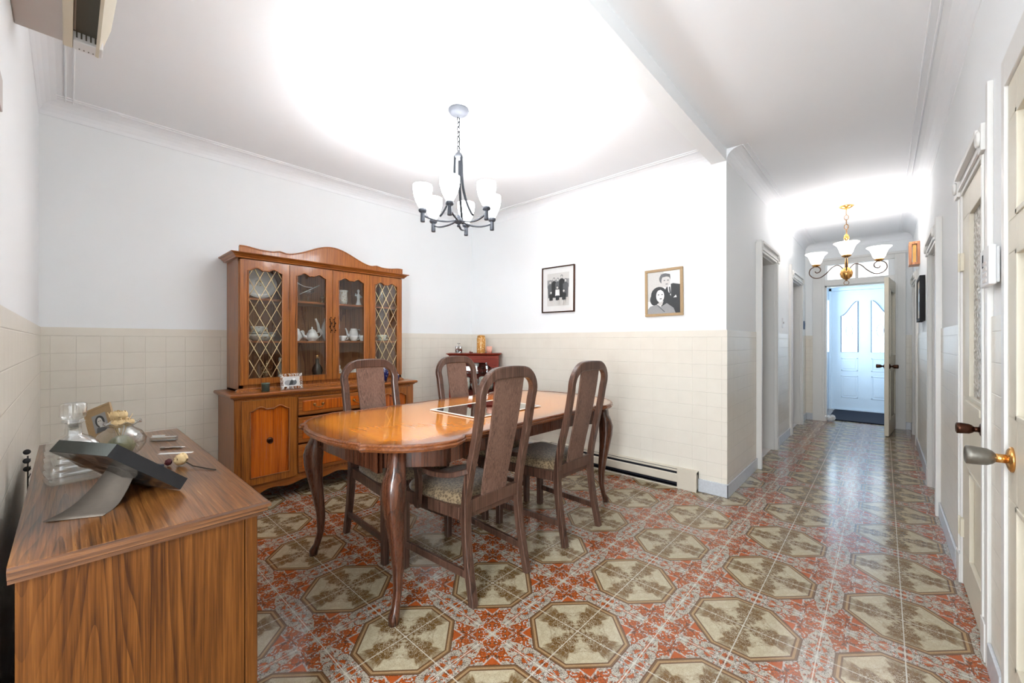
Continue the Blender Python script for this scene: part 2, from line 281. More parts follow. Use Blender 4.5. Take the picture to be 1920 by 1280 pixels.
# ---------------------------------------------------------------- geometry helpers
class G:
    def __init__(s): s.bm = bmesh.new(); s.mats = []
    def mi(s, m):
        if m is None: return 0
        if m not in s.mats: s.mats.append(m)
        return s.mats.index(m)
    def box(s, x0, x1, y0, y1, z0, z1, m=None, mat=None):
        vs = [s.bm.verts.new(Vector((x, y, z)) if mat is None else mat @ Vector((x, y, z))) for x in (x0, x1) for y in (y0, y1) for z in (z0, z1)]
        for f in ((0, 1, 3, 2), (4, 6, 7, 5), (0, 4, 5, 1), (2, 3, 7, 6), (0, 2, 6, 4), (1, 5, 7, 3)):
            fc = s.bm.faces.new([vs[i] for i in f]); fc.material_index = s.mi(m)
        return s
    def hexa(s, p, m=None):   # 8 points: bottom ring 4, top ring 4
        vs = [s.bm.verts.new(q) for q in p]
        for f in ((3, 2, 1, 0), (4, 5, 6, 7), (0, 1, 5, 4), (1, 2, 6, 5), (2, 3, 7, 6), (3, 0, 4, 7)):
            fc = s.bm.faces.new([vs[i] for i in f]); fc.material_index = s.mi(m)
        return s
    def loft(s, rings, m=None, cap=True, closed=True, smooth=True):
        R = [[s.bm.verts.new(q) for q in r] for r in rings]; n = len(R[0]); k = s.mi(m)
        for a, b in zip(R, R[1:]):
            for i in range(n if closed else n - 1):
                try:
                    f = s.bm.faces.new((a[i], a[(i + 1) % n], b[(i + 1) % n], b[i])); f.smooth = smooth; f.material_index = k
                except ValueError: pass
        if cap:
            for r in (R[0][::-1], R[-1]):
                try: f = s.bm.faces.new(r); f.material_index = k
                except ValueError: pass
        return s
    def lathe(s, prof, c=(0, 0, 0), n=20, m=None, cap=True, axis=None, sq=None, flute=0.0, nf=12):
        c = Vector(c); A = Matrix.Identity(3)
        if axis is not None: A = Vector((0, 0, 1)).rotation_difference(Vector(axis)).to_matrix()
        rings = []
        for r, z in prof:
            ring = []
            for i in range(n):
                t = 2 * PI * i / n; rr = max(r, 1e-4) * (1 + flute * math.cos(nf * t))
                x, y = math.cos(t), math.sin(t)
                if sq:
                    k = (abs(x) ** sq + abs(y) ** sq) ** (-1 / sq); x *= k; y *= k
                ring.append(c + A @ Vector((rr * x, rr * y, z)))
            rings.append(ring)
        return s.loft(rings, m, cap)
    def tube(s, pts, r, n=8, m=None, close=False):
        pts = [Vector(p) for p in pts]; k = len(pts); rs = r if isinstance(r, (list, tuple)) else [r] * k
        up = None; rings = []
        for i, p in enumerate(pts):
            if close: t = pts[(i + 1) % k] - pts[i - 1]
            else: t = pts[min(i + 1, k - 1)] - pts[max(i - 1, 0)]
            t.normalize()
            if up is None:
                up = t.orthogonal().normalized()
            up = (up - t * up.dot(t)); up = up.normalized() if up.length > 1e-6 else t.orthogonal().normalized()
            b = t.cross(up)
            rings.append([p + (up * math.cos(2 * PI * j / n) + b * math.sin(2 * PI * j / n)) * rs[i] for j in range(n)])
        if close: rings.append(rings[0])
        return s.loft(rings, m, cap=not close)
    def strip(s, pts, wd, th, nrm, m=None, smooth=True):      # rectangular section along path; nrm = thickness direction
        pts = [Vector(p) for p in pts]; k = len(pts); nrm = Vector(nrm)
        W = wd if isinstance(wd, (list, tuple)) else [wd] * k; T = th if isinstance(th, (list, tuple)) else [th] * k
        rings = []
        for i, p in enumerate(pts):
            t = (pts[min(i + 1, k - 1)] - pts[max(i - 1, 0)]).normalized()
            sd = t.cross(nrm).normalized(); nn = sd.cross(t).normalized()
            a, b = sd * W[i] / 2, nn * T[i] / 2; q = 0.8
            rings.append([p - a - b * q, p - a * q - b, p + a * q - b, p + a - b * q, p + a + b * q, p + a * q + b, p - a * q + b, p - a + b * q])
        return s.loft(rings, m, smooth=False)
    def prism(s, poly, vec, m=None, smooth=False):            # polygon of 3d points extruded by vec
        vec = Vector(vec); a = [s.bm.verts.new(Vector(p)) for p in poly]; b = [s.bm.verts.new(Vector(p) + vec) for p in poly]; k = s.mi(m)
        for f in (a[::-1], b):
            fc = s.bm.faces.new(f); fc.material_index = k
        for i in range(len(a)):
            j = (i + 1) % len(a); fc = s.bm.faces.new((a[i], a[j], b[j], b[i])); fc.material_index = k; fc.smooth = smooth
        return s
    def face(s, pts, m=None):
        f = s.bm.faces.new([s.bm.verts.new(Vector(p)) for p in pts]); f.material_index = s.mi(m); return s
    def sphere(s, c, r, m=None, n=14, sz=1.0):
        pr = [(r * math.sin(PI * i / 10), -r * sz * math.cos(PI * i / 10)) for i in range(11)]
        return s.lathe(pr, c, n, m, cap=False)
    def build(s, name, mat=None, parent=None, bevel=0.0, fixn=True):
        if fixn: bmesh.ops.recalc_face_normals(s.bm, faces=s.bm.faces)
        me = bpy.data.meshes.new(name); s.bm.to_mesh(me); s.bm.free()
        o = bpy.data.objects.new(name, me)
        ms = s.mats if s.mats else [mat]
        for m in ms: me.materials.append(M[m])
        C.objects.link(o)
        if parent is not None: o.parent = parent
        if bevel:
            b = o.modifiers.new('bevel', 'BEVEL'); b.width = bevel; b.segments = 2; b.limit_method = 'ANGLE'; b.angle_limit = math.radians(50)
        return o
def tag(o, label, cat, group=None):
    o['label'] = label; o['category'] = cat
    if group: o['group'] = group
    return o
def root(name, label, cat, loc=(0, 0, 0), rz=0, group=None):
    o = bpy.data.objects.new(name, None); o.empty_display_size = 0.05; C.objects.link(o); o.location = loc; o.rotation_euler = (0, 0, rz)
    return tag(o, label, cat, group)
def struct(o): o['kind'] = 'structure'; return o
def arc(cx, cy, r, a0, a1, n): return [(cx + r * math.cos(a0 + (a1 - a0) * i / n), cy + r * math.sin(a0 + (a1 - a0) * i / n)) for i in range(n + 1)]
def smoothpath(pts, n=6):
    P = [Vector(p) for p in pts]; out = []
    for i in range(len(P) - 1):
        p0 = P[max(i - 1, 0)]; p1 = P[i]; p2 = P[i + 1]; p3 = P[min(i + 2, len(P) - 1)]
        for j in range(n):
            t = j / n; out.append(0.5 * ((2 * p1) + (p2 - p0) * t + (2 * p0 - 5 * p1 + 4 * p2 - p3) * t * t + (3 * p1 - p0 - 3 * p2 + p3) * t ** 3))
    out.append(P[-1]); return out
def inter(tab, z):
    for (z0, v0), (z1, v1) in zip(tab, tab[1:]):
        if z <= z1: return v0 + (v1 - v0) * (z - z0) / (z1 - z0)
    return tab[-1][1]

# ---------------------------------------------------------------- the setting
XW, YP, XH, XR, YE = -3.746, 3.369, -0.877, 0.293, 7.6   # rear wall, picture wall, hall left, hall right, hall end
YL = -0.115; ZC = 2.64; ZB = 2.55; ZT = 1.268
struct(G().box(-3.9, 3.2, -2.6, 9.4, -0.1, 0).build('floor', 'floor'))
struct(G().box(-3.9, 3.2, -2.6, 9.4, ZC, ZC + 0.1).build('ceiling', 'ceiling'))
struct(G().box(XH - 0.105, XH, YL, YP, ZB, ZC).build('trim_1', 'wall'))                       # ceiling beam
struct(G().box(XW - 0.12, XW, YL - 0.12, YP + 0.12, 0, ZC).build('wall_rear', 'wall'))
struct(G().box(XW, XH, YP, YP + 0.12, 0, ZC).build('wall_back', 'wall'))
struct(G().box(XW, -1.22, YL - 0.12, YL, 0, ZC).box(-1.22, 0.0 + XR, YL - 0.12, YL, 2.5, ZC).build('wall_left', 'wall'))
# hall left wall with two doorways
LA = (4.42, 5.20, 2.03); LB = (6.22, 7.05, 1.98)
g = G(); x0, x1 = XH - 0.12, XH
g.box(x0, x1, YP + 0.12, LA[0], 0, ZC).box(x0, x1, LA[0], LA[1], LA[2], ZC).box(x0, x1, LA[1], LB[0], 0, ZC).box(x0, x1, LB[0], LB[1], LB[2], ZC).box(x0, x1, LB[1], YE + 0.12, 0, ZC)
struct(g.build('wall_hall_left', 'wall'))
# right wall with doors
R2 = (1.18, 1.978, 1.975); R1 = (2.35, 2.95, 1.89); R3 = (4.06, 4.72, 1.88); R4 = (6.55, 7.22, 1.88)
g = G(); x0, x1 = XR, XR + 0.12
g.box(x0, x1, -2.6, R2[0], 0, ZC).box(x0, x1, R2[0], R2[1], R2[2], ZC).box(x0, x1, R2[1], R1[0], 0, ZC).box(x0, x1, R1[0], R1[1], R1[2], ZC)
g.box(x0, x1, R1[1], R3[0], 0, ZC).box(x0, x1, R3[0], R3[1], R3[2], ZC).box(x0, x1, R3[1], R4[0], 0, ZC).box(x0, x1, R4[0], R4[1], R4[2], ZC).box(x0, x1, R4[1], YE + 0.12, 0, ZC)
struct(g.build('wall_right', 'wall'))
# hall end wall
EO = (-0.640, 0.115, 2.0)
g = G(); y0, y1 = YE, YE + 0.12
g.box(XH, EO[0], y0, y1, 0, ZC).box(EO[1], XR, y0, y1, 0, ZC)
g.box(EO[0], EO[1], y0, y1, EO[2], 2.09).box(EO[0], EO[1], y0, y1, 2.30, ZC).box(EO[0], -0.61, y0, y1, 2.09, 2.30).box(0.05, EO[1], y0, y1, 2.09, 2.30).box(-0.29, -0.265, y0, y1, 2.09, 2.30)
struct(g.build('wall_hall_end', 'wall'))
# vestibule shell
VY = 9.0
g = G(); g.box(-0.95, -0.877, YE + 0.12, VY, 0, ZC).box(0.315, 0.40, YE + 0.12, VY, 0, ZC)
g.box(-0.95, -0.865, VY, VY + 0.1, 0, ZC).box(-0.865, -0.70, VY, VY + 0.1, 0, 1.0).box(-0.865, -0.70, VY, VY + 0.1, 1.9, ZC)
g.box(-0.70, 0.26, VY, VY + 0.1, 2.1, ZC).box(0.26, 0.40, VY, VY + 0.1, 0, ZC)
struct(g.build('wall_vestibule', 'vestwhite'))
struct(G().box(-0.865, -0.70, VY + 0.03, VY + 0.04, 1.0, 1.9).build('window_1', 'skypane'))
struct(G().box(-0.61, -0.29, YE + 0.05, YE + 0.058, 2.09, 2.30).box(-0.265, 0.05, YE + 0.05, YE + 0.058, 2.09, 2.30).build('window_2', 'skypane'))
# kitchen behind the camera, side rooms
g = G(); g.box(-1.42, -1.30, -2.6, YL - 0.12, 0, ZC).box(-1.42, 0.4, -2.72, -2.6, 0, ZC)
struct(g.build('wall_kitchen', 'wall'))
g = G(); g.box(-2.2, -2.1, 3.6, 7.8, 0, ZC).box(-2.1, XH - 0.12, 3.55, 3.65, 0, ZC).box(-2.1, XH - 0.12, 5.62, 5.72, 0, ZC).box(-2.1, XH - 0.12, 7.72, 7.82, 0, ZC)
struct(g.build('wall_side_rooms', 'wall'))
struct(G().box(-2.1, XH - 0.03, 3.66, 5.62, 0.0, 0.006).box(-2.1, XH - 0.03, 5.72, 7.72, 0.0, 0.006).build('trim_2', 'whitetile'))
# tile wainscot
def tiles(n, *bs):
    g = G()
    for b in bs: g.box(*b)
    return struct(g.build('trim_%d' % n, 'tile'))
tt = 0.007
tiles(3, (XW, XW + tt, YL, YP, 0, ZT)); tiles(4, (XW + tt, XH, YP - tt, YP, 0, ZT)); tiles(5, (XW + tt, -1.23, YL, YL + tt, 0, ZT))
tiles(6, (XH, XH + tt, YP - tt, LA[0] - 0.1, 0, ZT), (XH, XH + tt, LA[1] + 0.09, LB[0] - 0.1, 0, ZT), (XH, XH + tt, LB[1] + 0.09, YE, 0, ZT))
tiles(7, (XR - tt, XR, R2[1] + 0.045, R1[0] - 0.12, 0, ZT), (XR - tt, XR, R1[1] + 0.16, R3[0] - 0.10, 0, ZT), (XR - tt, XR, R3[1] + 0.1, R4[0] - 0.1, 0, ZT), (XR - tt, XR, R4[1] + 0.09, YE, 0, ZT), (XR - tt, XR, 0.2, R2[0] - 0.1, 0, ZT))
tiles(8, (XH + tt, EO[0] - 0.145, YE - tt, YE, 0, ZT), (EO[1] + 0.11, XR - tt, YE - tt, YE, 0, ZT))
# coves and ceiling beads (profile swept along straight runs)
def cove(n, a, b, inward, r=0.10, zt=ZC, beads=True):
    a = Vector(a); b = Vector(b); i = Vector(inward); g = G(); drop = 0.085
    def P(p, u, z): return Vector((p.x + i.x * u, p.y + i.y * u, z))
    prof = [(0, zt), (r, zt), (r, zt - 0.002)] + [(r - r * math.sin(t * PI / 12), zt - drop + drop * math.cos(t * PI / 12) - 0.0) for t in range(1, 6)] + [(0.0, zt - drop), (0.004, zt - drop - 0.002), (0.0, zt - drop - 0.005)]
    g.loft([[P(a, u, z) for u, z in prof], [P(b, u, z) for u, z in prof]], smooth=False)
    if beads:
        for u in (r + 0.004, r + 0.036): g.loft([[P(p, u + du, zt + dz) for du, dz in ((0, 0), (0.002, -0.006), (0.006, -0.006), (0.008, 0))] for p in (a, b)], smooth=False)
    return struct(g.build('trim_%d' % n, 'ceiling'))
cove(9, (XW, YL), (XW, YP), (1, 0)); cove(10, (XW, YP), (XH - 0.105, YP), (0, -1)); cove(11, (XW, YL), (XH - 0.105, YL), (0, 1))
cove(12, (XR, YL), (XR, YE), (-1, 0)); cove(13, (XH, YP + 0.005), (XH, YE), (1, 0)); cove(14, (XH, YE), (XR, YE), (0, -1), beads=False)
struct(G().box(XH - 0.12, XH + 0.0005, YP - 0.001, YP + 0.02, ZB, ZC).build('trim_15', 'ceiling'))
# marble baseboards
def bb(name, *bs):
    g = G()
    for b in bs: g.box(*b)
    return struct(g.build(name, 'marble', bevel=0.003))
bh = 0.10; bt = 0.018
bb('baseboard_back', (XW + bt, XH + bt, YP - bt, YP - tt, 0, bh)); bb('baseboard_rear', (XW + tt, XW + bt, YL, YP - bt, 0, bh)); bb('baseboard_left', (XW + bt, -1.23, YL + tt, YL + bt, 0, bh))
bb('baseboard_hall_left', (XH + tt, XH + bt, YP - bt + 0.0, LA[0] - 0.1, 0, bh), (XH + tt, XH + bt, LA[1] + 0.09, LB[0] - 0.1, 0, bh), (XH + tt, XH + bt, LB[1] + 0.09, YE - tt, 0, bh))
bb('baseboard_right', (XR - bt, XR - tt, R2[1] + 0.045, R1[0] - 0.12, 0, bh), (XR - bt, XR - tt, R1[1] + 0.16, R3[0] - 0.10, 0, bh), (XR - bt, XR - tt, R3[1] + 0.1, R4[0] - 0.1, 0, bh), (XR - bt, XR - tt, R4[1] + 0.09, YE - tt, 0, bh))
bb('baseboard_end', (XH + bt, EO[0] - 0.145, YE - bt, YE - tt, 0, bh), (EO[1] + 0.11, XR - bt, YE - bt, YE - tt, 0, bh))

# door casings: side = +1 wall faces +x (hall left), -1 wall faces -x (right)
def casing(n, X, side, y0, y1, zt, cw=0.10, near_thick=0.05, near_top=None, ft=0.028):
    g = G()
    def bx(u0, u1, a, b, c, d): g.box(min(X + side * u0, X + side * u1), max(X + side * u0, X + side * u1), a, b, c, d)
    bx(0, near_thick, y0 - cw, y0 - cw + 0.035, 0, near_top or zt + 0.17)           # plain near frame board
    bx(0, ft, y0 - cw + 0.035, y0, 0, zt); bx(ft, ft + 0.006, y0 - 0.04, y0 - 0.015, 0.15, zt - 0.01)
    bx(0, ft, y1, y1 + cw * 0.85, 0, zt); bx(ft, ft + 0.006, y1 + 0.015, y1 + 0.04, 0.15, zt - 0.01)
    bx(0, ft, y0, y1, zt, zt + 0.10); bx(ft, ft + 0.020, y0, y1, zt + 0.075, zt + 0.10); bx(ft, ft + 0.010, y0, y1, zt + 0.02, zt + 0.035)
    bx(0, ft + 0.012, y0 - 0.064, y0, zt, zt + 0.10); bx(0, ft + 0.012, y1, y1 + 0.09, zt, zt + 0.10)   # corner blocks
    for yy in (y0 - 0.032, y1 + 0.045):
        ax = (side, 0, 0); g.lathe([(0.030, 0.0), (0.030, 0.008), (0.020, 0.011), (0.010, 0.008), (0.0, 0.013)], (X + side * (ft + 0.012), yy, zt + 0.05), 16, axis=ax)
    # plinth blocks
    bx(ft, ft + 0.006, y0 - cw + 0.036, y0, 0, 0.14); bx(ft, ft + 0.006, y1, y1 + cw * 0.85, 0, 0.14)
    # jamb lining
    X2 = X - side * 0.12
    lo, hi = min(X, X2), max(X, X2)
    g.box(lo, hi, y0, y0 + 0.012, 0, zt); g.box(lo, hi, y1 - 0.012, y1, 0, zt); g.box(lo, hi, y0, y1, zt - 0.012, zt)
    return struct(g.build('trim_%d' % n, 'trimwhite', bevel=0.002))
casing(16, XH, 1, *LA, near_top=2.10); casing(17, XH, 1, *LB, near_thick=0.03)
casing(18, XR, -1, *R1, cw=0.11, near_thick=0.016, near_top=2.12, ft=0.014); casing(19, XR, -1, *R3, near_thick=0.032, near_top=2.02, ft=0.024); casing(22, XR, -1, *R4, near_thick=0.02, near_top=2.0, ft=0.018)
g = G(); g.box(XR - 0.014, XR, R2[1], R2[1] + 0.042, 0, 2.07).box(XR - 0.014, XR, R2[0] - 0.1, R2[0], 0, 2.07).box(XR - 0.014, XR, R2[0], R2[1], R2[2] + 0.002, 2.07)
struct(g.build('trim_20', 'trimwhite', bevel=0.002))
# end wall casing
g = G()
g.box(-0.785, EO[0], YE - 0.03, YE, 0, 2.40).box(EO[1], EO[1] + 0.108, YE - 0.03, YE, 0, 2.40).box(EO[0], EO[1], YE - 0.03, YE, 2.31, 2.40).box(EO[0], EO[1], YE - 0.03, YE, 2.0, 2.085)
g.box(-0.80, EO[1] + 0.12, YE - 0.05, YE - 0.03, 2.37, 2.40).box(EO[0] - 0.03, EO[0], YE - 0.038, YE - 0.03, 0.1, 2.3).box(EO[1], EO[1] + 0.03, YE - 0.038, YE - 0.03, 0.1, 2.3)
g.box(EO[0], EO[0] + 0.02, YE, YE + 0.12, 0, 2.0).box(EO[1] - 0.02, EO[1], YE, YE + 0.12, 0, 2.0).box(EO[0], EO[1], YE, YE + 0.12, 1.98, 2.0).box(-0.295, -0.26, YE - 0.035, YE, 2.085, 2.31)
struct(g.build('trim_21', 'trimwhite', bevel=0.002))

def knob_pts(g, base, ax, s=1.0, m1='gold', m2='knobgrey', long=False):
    g.lathe([(0.0, 0), (0.034 * s, 0), (0.034 * s, 0.005), (0.026 * s, 0.010), (0.012 * s, 0.014)], base, 20, m1, axis=ax)
    g.lathe([(0.012 * s, 0.010), (0.012 * s, 0.034 * s)], base, 14, m1, axis=ax)
    L = 0.034 * s
    g.lathe([(0.012 * s, L - 0.004), (0.018 * s, L + 0.002), (0.023 * s, L + 0.012 * s), (0.0255 * s, L + 0.040 * s), (0.0255 * s, L + 0.050 * s), (0.020 * s, L + 0.053 * s), (0.019 * s, L + 0.049 * s), (0, L + 0.048 * s)], base, 20, m2, axis=ax)

# near right door (door_2)
def paneldoor(name, X, y0, y1, zt, t, panels, mat='creamdoor', sgn=-1, glass=None, glassmat='pane'):
    """leaf in the plane x = X (visible face), thickness t away; panels = (y0,y1,z0,z1) recessed"""
    g = G(); xo = X; xi = X - sgn * t
    ys = sorted({y0, y1} | {p[0] for p in panels} | {p[1] for p in panels}); zs = sorted({0.008, zt} | {p[2] for p in panels} | {p[3] for p in panels})
    for a, b in zip(ys, ys[1:]):
        for c, d in zip(zs, zs[1:]):
            pn = [p for p in panels if p[0] <= a + 1e-6 and p[1] >= b - 1e-6 and p[2] <= c + 1e-6 and p[3] >= d - 1e-6]
            if pn:
                if glass and pn[0] in glass: continue
                g.box(min(xo + (-sgn) * 0.012, xi + sgn * 0.012), max(xo + (-sgn) * 0.012, xi + sgn * 0.012), a, b, c, d)
            else: g.box(min(xo, xi), max(xo, xi), a, b, c, d)
    for p in panels:     # mouldings round each panel
        q = 0.016
        for b in ((p[0], p[0] + q, p[2], p[3]), (p[1] - q, p[1], p[2], p[3]), (p[0], p[1], p[2], p[2] + q), (p[0], p[1], p[3] - q, p[3])):
            g.box(min(xo + sgn * 0.004, xo - sgn * 0.012), max(xo + sgn * 0.004, xo - sgn * 0.012), *b)
    return g
g = paneldoor('door_2', XR - 0.006, R2[0], R2[1] - 0.003, R2[2], 0.04, [(1.28, 1.53, 0.22, 0.70), (1.61, 1.86, 0.22, 0.70), (1.28, 1.53, 0.95, 1.45), (1.61, 1.86, 0.95, 1.45), (1.28, 1.53, 1.55, 1.86), (1.61, 1.86, 1.55, 1.86)])
d2 = struct(g.build('door_2', 'creamdoor', bevel=0.002))
g = G(); knob_pts(g, (XR - 0.006, 1.913, 0.825), (-1, 0, 0), 1.12); g.build('door_knob', None, d2)
# obscure glass door (door_1)
GP = (2.392, 2.73, 0.92, 1.765)
g = paneldoor('door_1', XR - 0.006, R1[0] + 0.003, R1[1] - 0.003, R1[2] - 0.004, 0.04, [(2.392, 2.73, 0.18, 0.60), GP], glass=[GP])
g.box(XR - 0.020, XR - 0.006, 2.37, 2.75, 0.885, 0.915)
d1 = struct(g.build('door_1', 'creamdoor', bevel=0.002))
a = N('figured_obscure_glass'); vo = a.n('ShaderNodeTexVoronoi'); a.put(vo.inputs['Vector'], a.coord()); vo.inputs['Scale'].default_value = 62
vc = a.noise(a.coord(), 55, 3)
a.base(a.ramp(a.m_('ADD', a.m_('MULTIPLY', vo.outputs[0], 0.7), a.m_('MULTIPLY', vc, 0.5)), [(0.3, (38, 32, 30)), (0.5, (120, 112, 106)), (0.75, (226, 222, 216))])); a.rough(0.15); a.bump(vo.outputs[0], 0.9, 0.006); M['obscure'] = a.m
G().box(XR + 0.004, XR + 0.012, GP[0], GP[1], GP[2], GP[3]).build('glass_pane', 'obscure', d1)
g = G(); knob_pts(g, (XR - 0.006, 2.385, 0.838), (-1, 0, 0), 0.85, 'bronze', 'bronze'); g.build('door_knob', None, d1)
for z in (1.52, 0.24): G().box(XR - 0.018, XR - 0.006, R1[1] - 0.045, R1[1] - 0.008, z, z + 0.085).lathe([(0.005, 0), (0.005, 0.09)], (XR - 0.018, R1[1] - 0.006, z), 8).build('hinge', 'cream', d1, 0.001)
# right far door leaf closed (door_3)
g = paneldoor('door_3', XR + 0.06, R3[0] + 0.012, R3[1] - 0.012, R3[2] - 0.012, 0.04, [(4.16, 4.62, 0.2, 0.85), (4.16, 4.62, 0.95, 1.72)])
struct(g.build('door_3', 'trimwhite', bevel=0.002))
g = paneldoor('door_6', XR + 0.03, R4[0] + 0.012, R4[1] - 0.012, R4[2] - 0.012, 0.04, [(6.65, 7.12, 0.2, 0.85), (6.65, 7.12, 0.95, 1.72)])
struct(g.build('door_6', 'trimwhite', bevel=0.002))
# hall end door, standing open (door_4): local x along leaf from hinge
def leaf_local(w, h, t, pan, glass=()):
    g = G(); xs = sorted({0, w} | {p[0] for p in pan} | {p[1] for p in pan}); zs = sorted({0.01, h} | {p[2] for p in pan} | {p[3] for p in pan})
    for a, b in zip(xs, xs[1:]):
        for c, d in zip(zs, zs[1:]):
            pn = [p for p in pan if p[0] <= a + 1e-6 and p[1] >= b - 1e-6 and p[2] <= c + 1e-6 and p[3] >= d - 1e-6]
            if pn and pn[0] in glass: continue
            if pn: g.box(a, b, 0.01, t - 0.01, c, d)
            else: g.box(a, b, 0, t, c, d)
    for p in pan:
        for yy in ((-0.006, 0.006), (t - 0.006, t + 0.006)):
            q = 0.018
            for b in ((p[0], p[0] + q, p[2], p[3]), (p[1] - q, p[1], p[2], p[3]), (p[0], p[1], p[2], p[2] + q), (p[0], p[1], p[3] - q, p[3])): g.box(b[0], b[1], yy[0], yy[1], b[2], b[3])
    return g
pg = (0.12, 0.64, 0.98, 1.84)
d4 = struct(leaf_local(0.755, 1.975, 0.042, [pg, (0.12, 0.64, 0.2, 0.82)], (pg,)).build('door_4', 'creamdoor', bevel=0.002))
d4.location = (EO[1] - 0.03, YE - 0.012, 0); d4.rotation_euler = (0, 0, math.atan2(-0.745, -0.075))
G().box(pg[0], pg[1], 0.018, 0.024, pg[2], pg[3]).build('glass_pane', 'pane', d4)
for yy, ax in ((0, (0, -1, 0)), (0.042, (0, 1, 0))):
    g = G(); knob_pts(g, (0.695, yy, 0.87), ax, 0.95, 'bronze', 'bronze'); g.build('door_knob', None, d4)
g = G()
for z in (0.25, 1.65): g.lathe([(0.008, 0), (0.008, 0.1)], (0.0, -0.006, z), 10)
g.build('hinge', 'brass', d4)
# exterior door with two cathedral glass lights (door_5)
def swoop(x0, x1, z0, zlo, zhi, flip):
    pts = [(x0, z0), (x1, z0)]
    n = 10
    top = [(x0 + (x1 - x0) * i / n, zlo + (zhi - zlo) * (0.5 - 0.5 * math.cos(PI * (i / n)))) for i in range(n + 1)]
    if flip: top = [(x0 + x1 - x, z) for x, z in top][::-1]
    return pts + top[::-1]
DX0, DX1 = -0.66, 0.22
d5 = struct(G().box(DX0, DX1, VY + 0.0, VY + 0.045, 0.03, 2.05).box(-0.70, DX0 - 0.004, VY - 0.02, VY + 0.09, 0, 2.10).box(DX1 + 0.004, 0.26, VY - 0.02, VY + 0.09, 0, 2.10).box(-0.70, 0.26, VY - 0.02, VY + 0.09, 2.054, 2.10).box(-0.70, 0.26, VY - 0.03, VY + 0.09, 0.0, 0.028).build('door_5', 'vestwhite', bevel=0.002))
for (a0, a1, fl) in ((-0.535, -0.315, False), (-0.145, 0.075, True)):
    poly = swoop(a0, a1, 1.0, 1.62, 1.86, fl)
    G().prism([(x, VY - 0.006, z) for x, z in poly], (0, 0.004, 0)).build('glass_light', 'skypane', d5)
    g = G(); cx = (a0 + a1) / 2
    out = [(x, VY - 0.010, z) for x, z in poly]; g.tube(out, 0.007, 6, close=True)
    g.tube([(cx + 0.045 * math.cos(t * PI / 8), VY - 0.010, 1.36 + 0.10 * math.sin(t * PI / 8)) for t in range(16)], 0.004, 5, close=True)
    for z0, z1 in ((1.0, 1.10), (1.18, 1.26), (1.46, 1.54), (1.60, 1.70)): g.tube([(cx, VY - 0.010, z0), (cx, VY - 0.010, z1)], 0.0025, 5)
    for zc in (1.14, 1.57): g.tube([(cx + 0.03, VY - 0.010, zc), (cx, VY - 0.010, zc + 0.04), (cx - 0.03, VY - 0.010, zc), (cx, VY - 0.010, zc - 0.04)], 0.0025, 5, close=True)
    for zc in (1.14, 1.36, 1.57): g.tube([(a0, VY - 0.010, zc), (cx - 0.04, VY - 0.010, zc)], 0.002, 5).tube([(cx + 0.04, VY - 0.010, zc), (a1, VY - 0.010, zc)], 0.002, 5)
    g.build('leaded_frame', 'leading', d5)
    g = G()
    for z0, z1 in ((0.68, 0.90), (0.22, 0.60)):
        for b in ((a0, a0 + 0.015, z0, z1), (a1 - 0.015, a1, z0, z1), (a0, a1, z0, z0 + 0.015), (a0, a1, z1 - 0.015, z1)): g.box(b[0], b[1], VY - 0.006, VY, b[2], b[3])
        g.box(a0 + 0.035, a1 - 0.035, VY - 0.005, VY, z0 + 0.035, z1 - 0.035)
    g.build('raised_panel', 'vestwhite', d5, 0.002)

tag(G().box(-0.62, 0.22, YE + 0.16, VY - 0.06, 0.0, 0.014).build('door_mat', 'darkmat'), 'navy mat on the vestibule floor before the white front door', 'mat')
g = G(); random.seed(3)
for i in range(7):
    c = Vector((-0.585 + random.uniform(-0.045, 0.045), YE + 0.03 + random.uniform(-0.04, 0.03), 0.035 + random.uniform(-0.005, 0.03)))
    rings = []
    for j in range(9):
        th = PI * j / 8
        rings.append([c + Vector((math.sin(th) * math.cos(p * PI / 5), math.sin(th) * math.sin(p * PI / 5), -math.cos(th))) * (0.034 * random.uniform(0.75, 1.15)) for p in range(10)])
    g.loft(rings, smooth=False)
tag(g.build('crumpled_bag', 'plastic'), 'small crumpled white bag on the floor against the far door frame', 'bag')

# ---------------------------------------------------------------- baseboard heater
h = root('baseboard_heater', 'long beige baseboard heater with dark slots under the framed pictures', 'heater', (-1.85, 3.31, 0))
x0, x1 = -0.78, 0.775
G().prism([(x0, 0.052, 0.012), (x0, 0.0, 0.012), (x0, 0.0, 0.02), (x0, 0.03, 0.02), (x0, 0.03, 0.13), (x0, 0.01, 0.15), (x0, 0.052, 0.155)], (x1 - x0, 0, 0)).build('back_housing', 'slot', h)
G().prism([(x0, 0.0, 0.048), (x0, -0.004, 0.055), (x0, -0.004, 0.108), (x0, 0.006, 0.116), (x0, 0.012, 0.11), (x0, 0.012, 0.05)], (x1 - x0, 0, 0)).build('front_cover', 'heater', h)
G().box(x0, x1, 0.0, 0.052, 0.0, 0.02).build('bottom_rail', 'heater', h, 0.002)
G().prism([(x0, 0.052, 0.142), (x0, 0.0, 0.136), (x0, 0.0, 0.146), (x0, 0.052, 0.16)], (x1 - x0, 0, 0)).build('top_rail', 'heater', h)
for a0, a1 in ((x0, x0 + 0.13), (x1 - 0.15, x1)): G().box(a0, a1, -0.006, 0.052, 0.0, 0.158).build('end_cap', 'heater', h, 0.003)

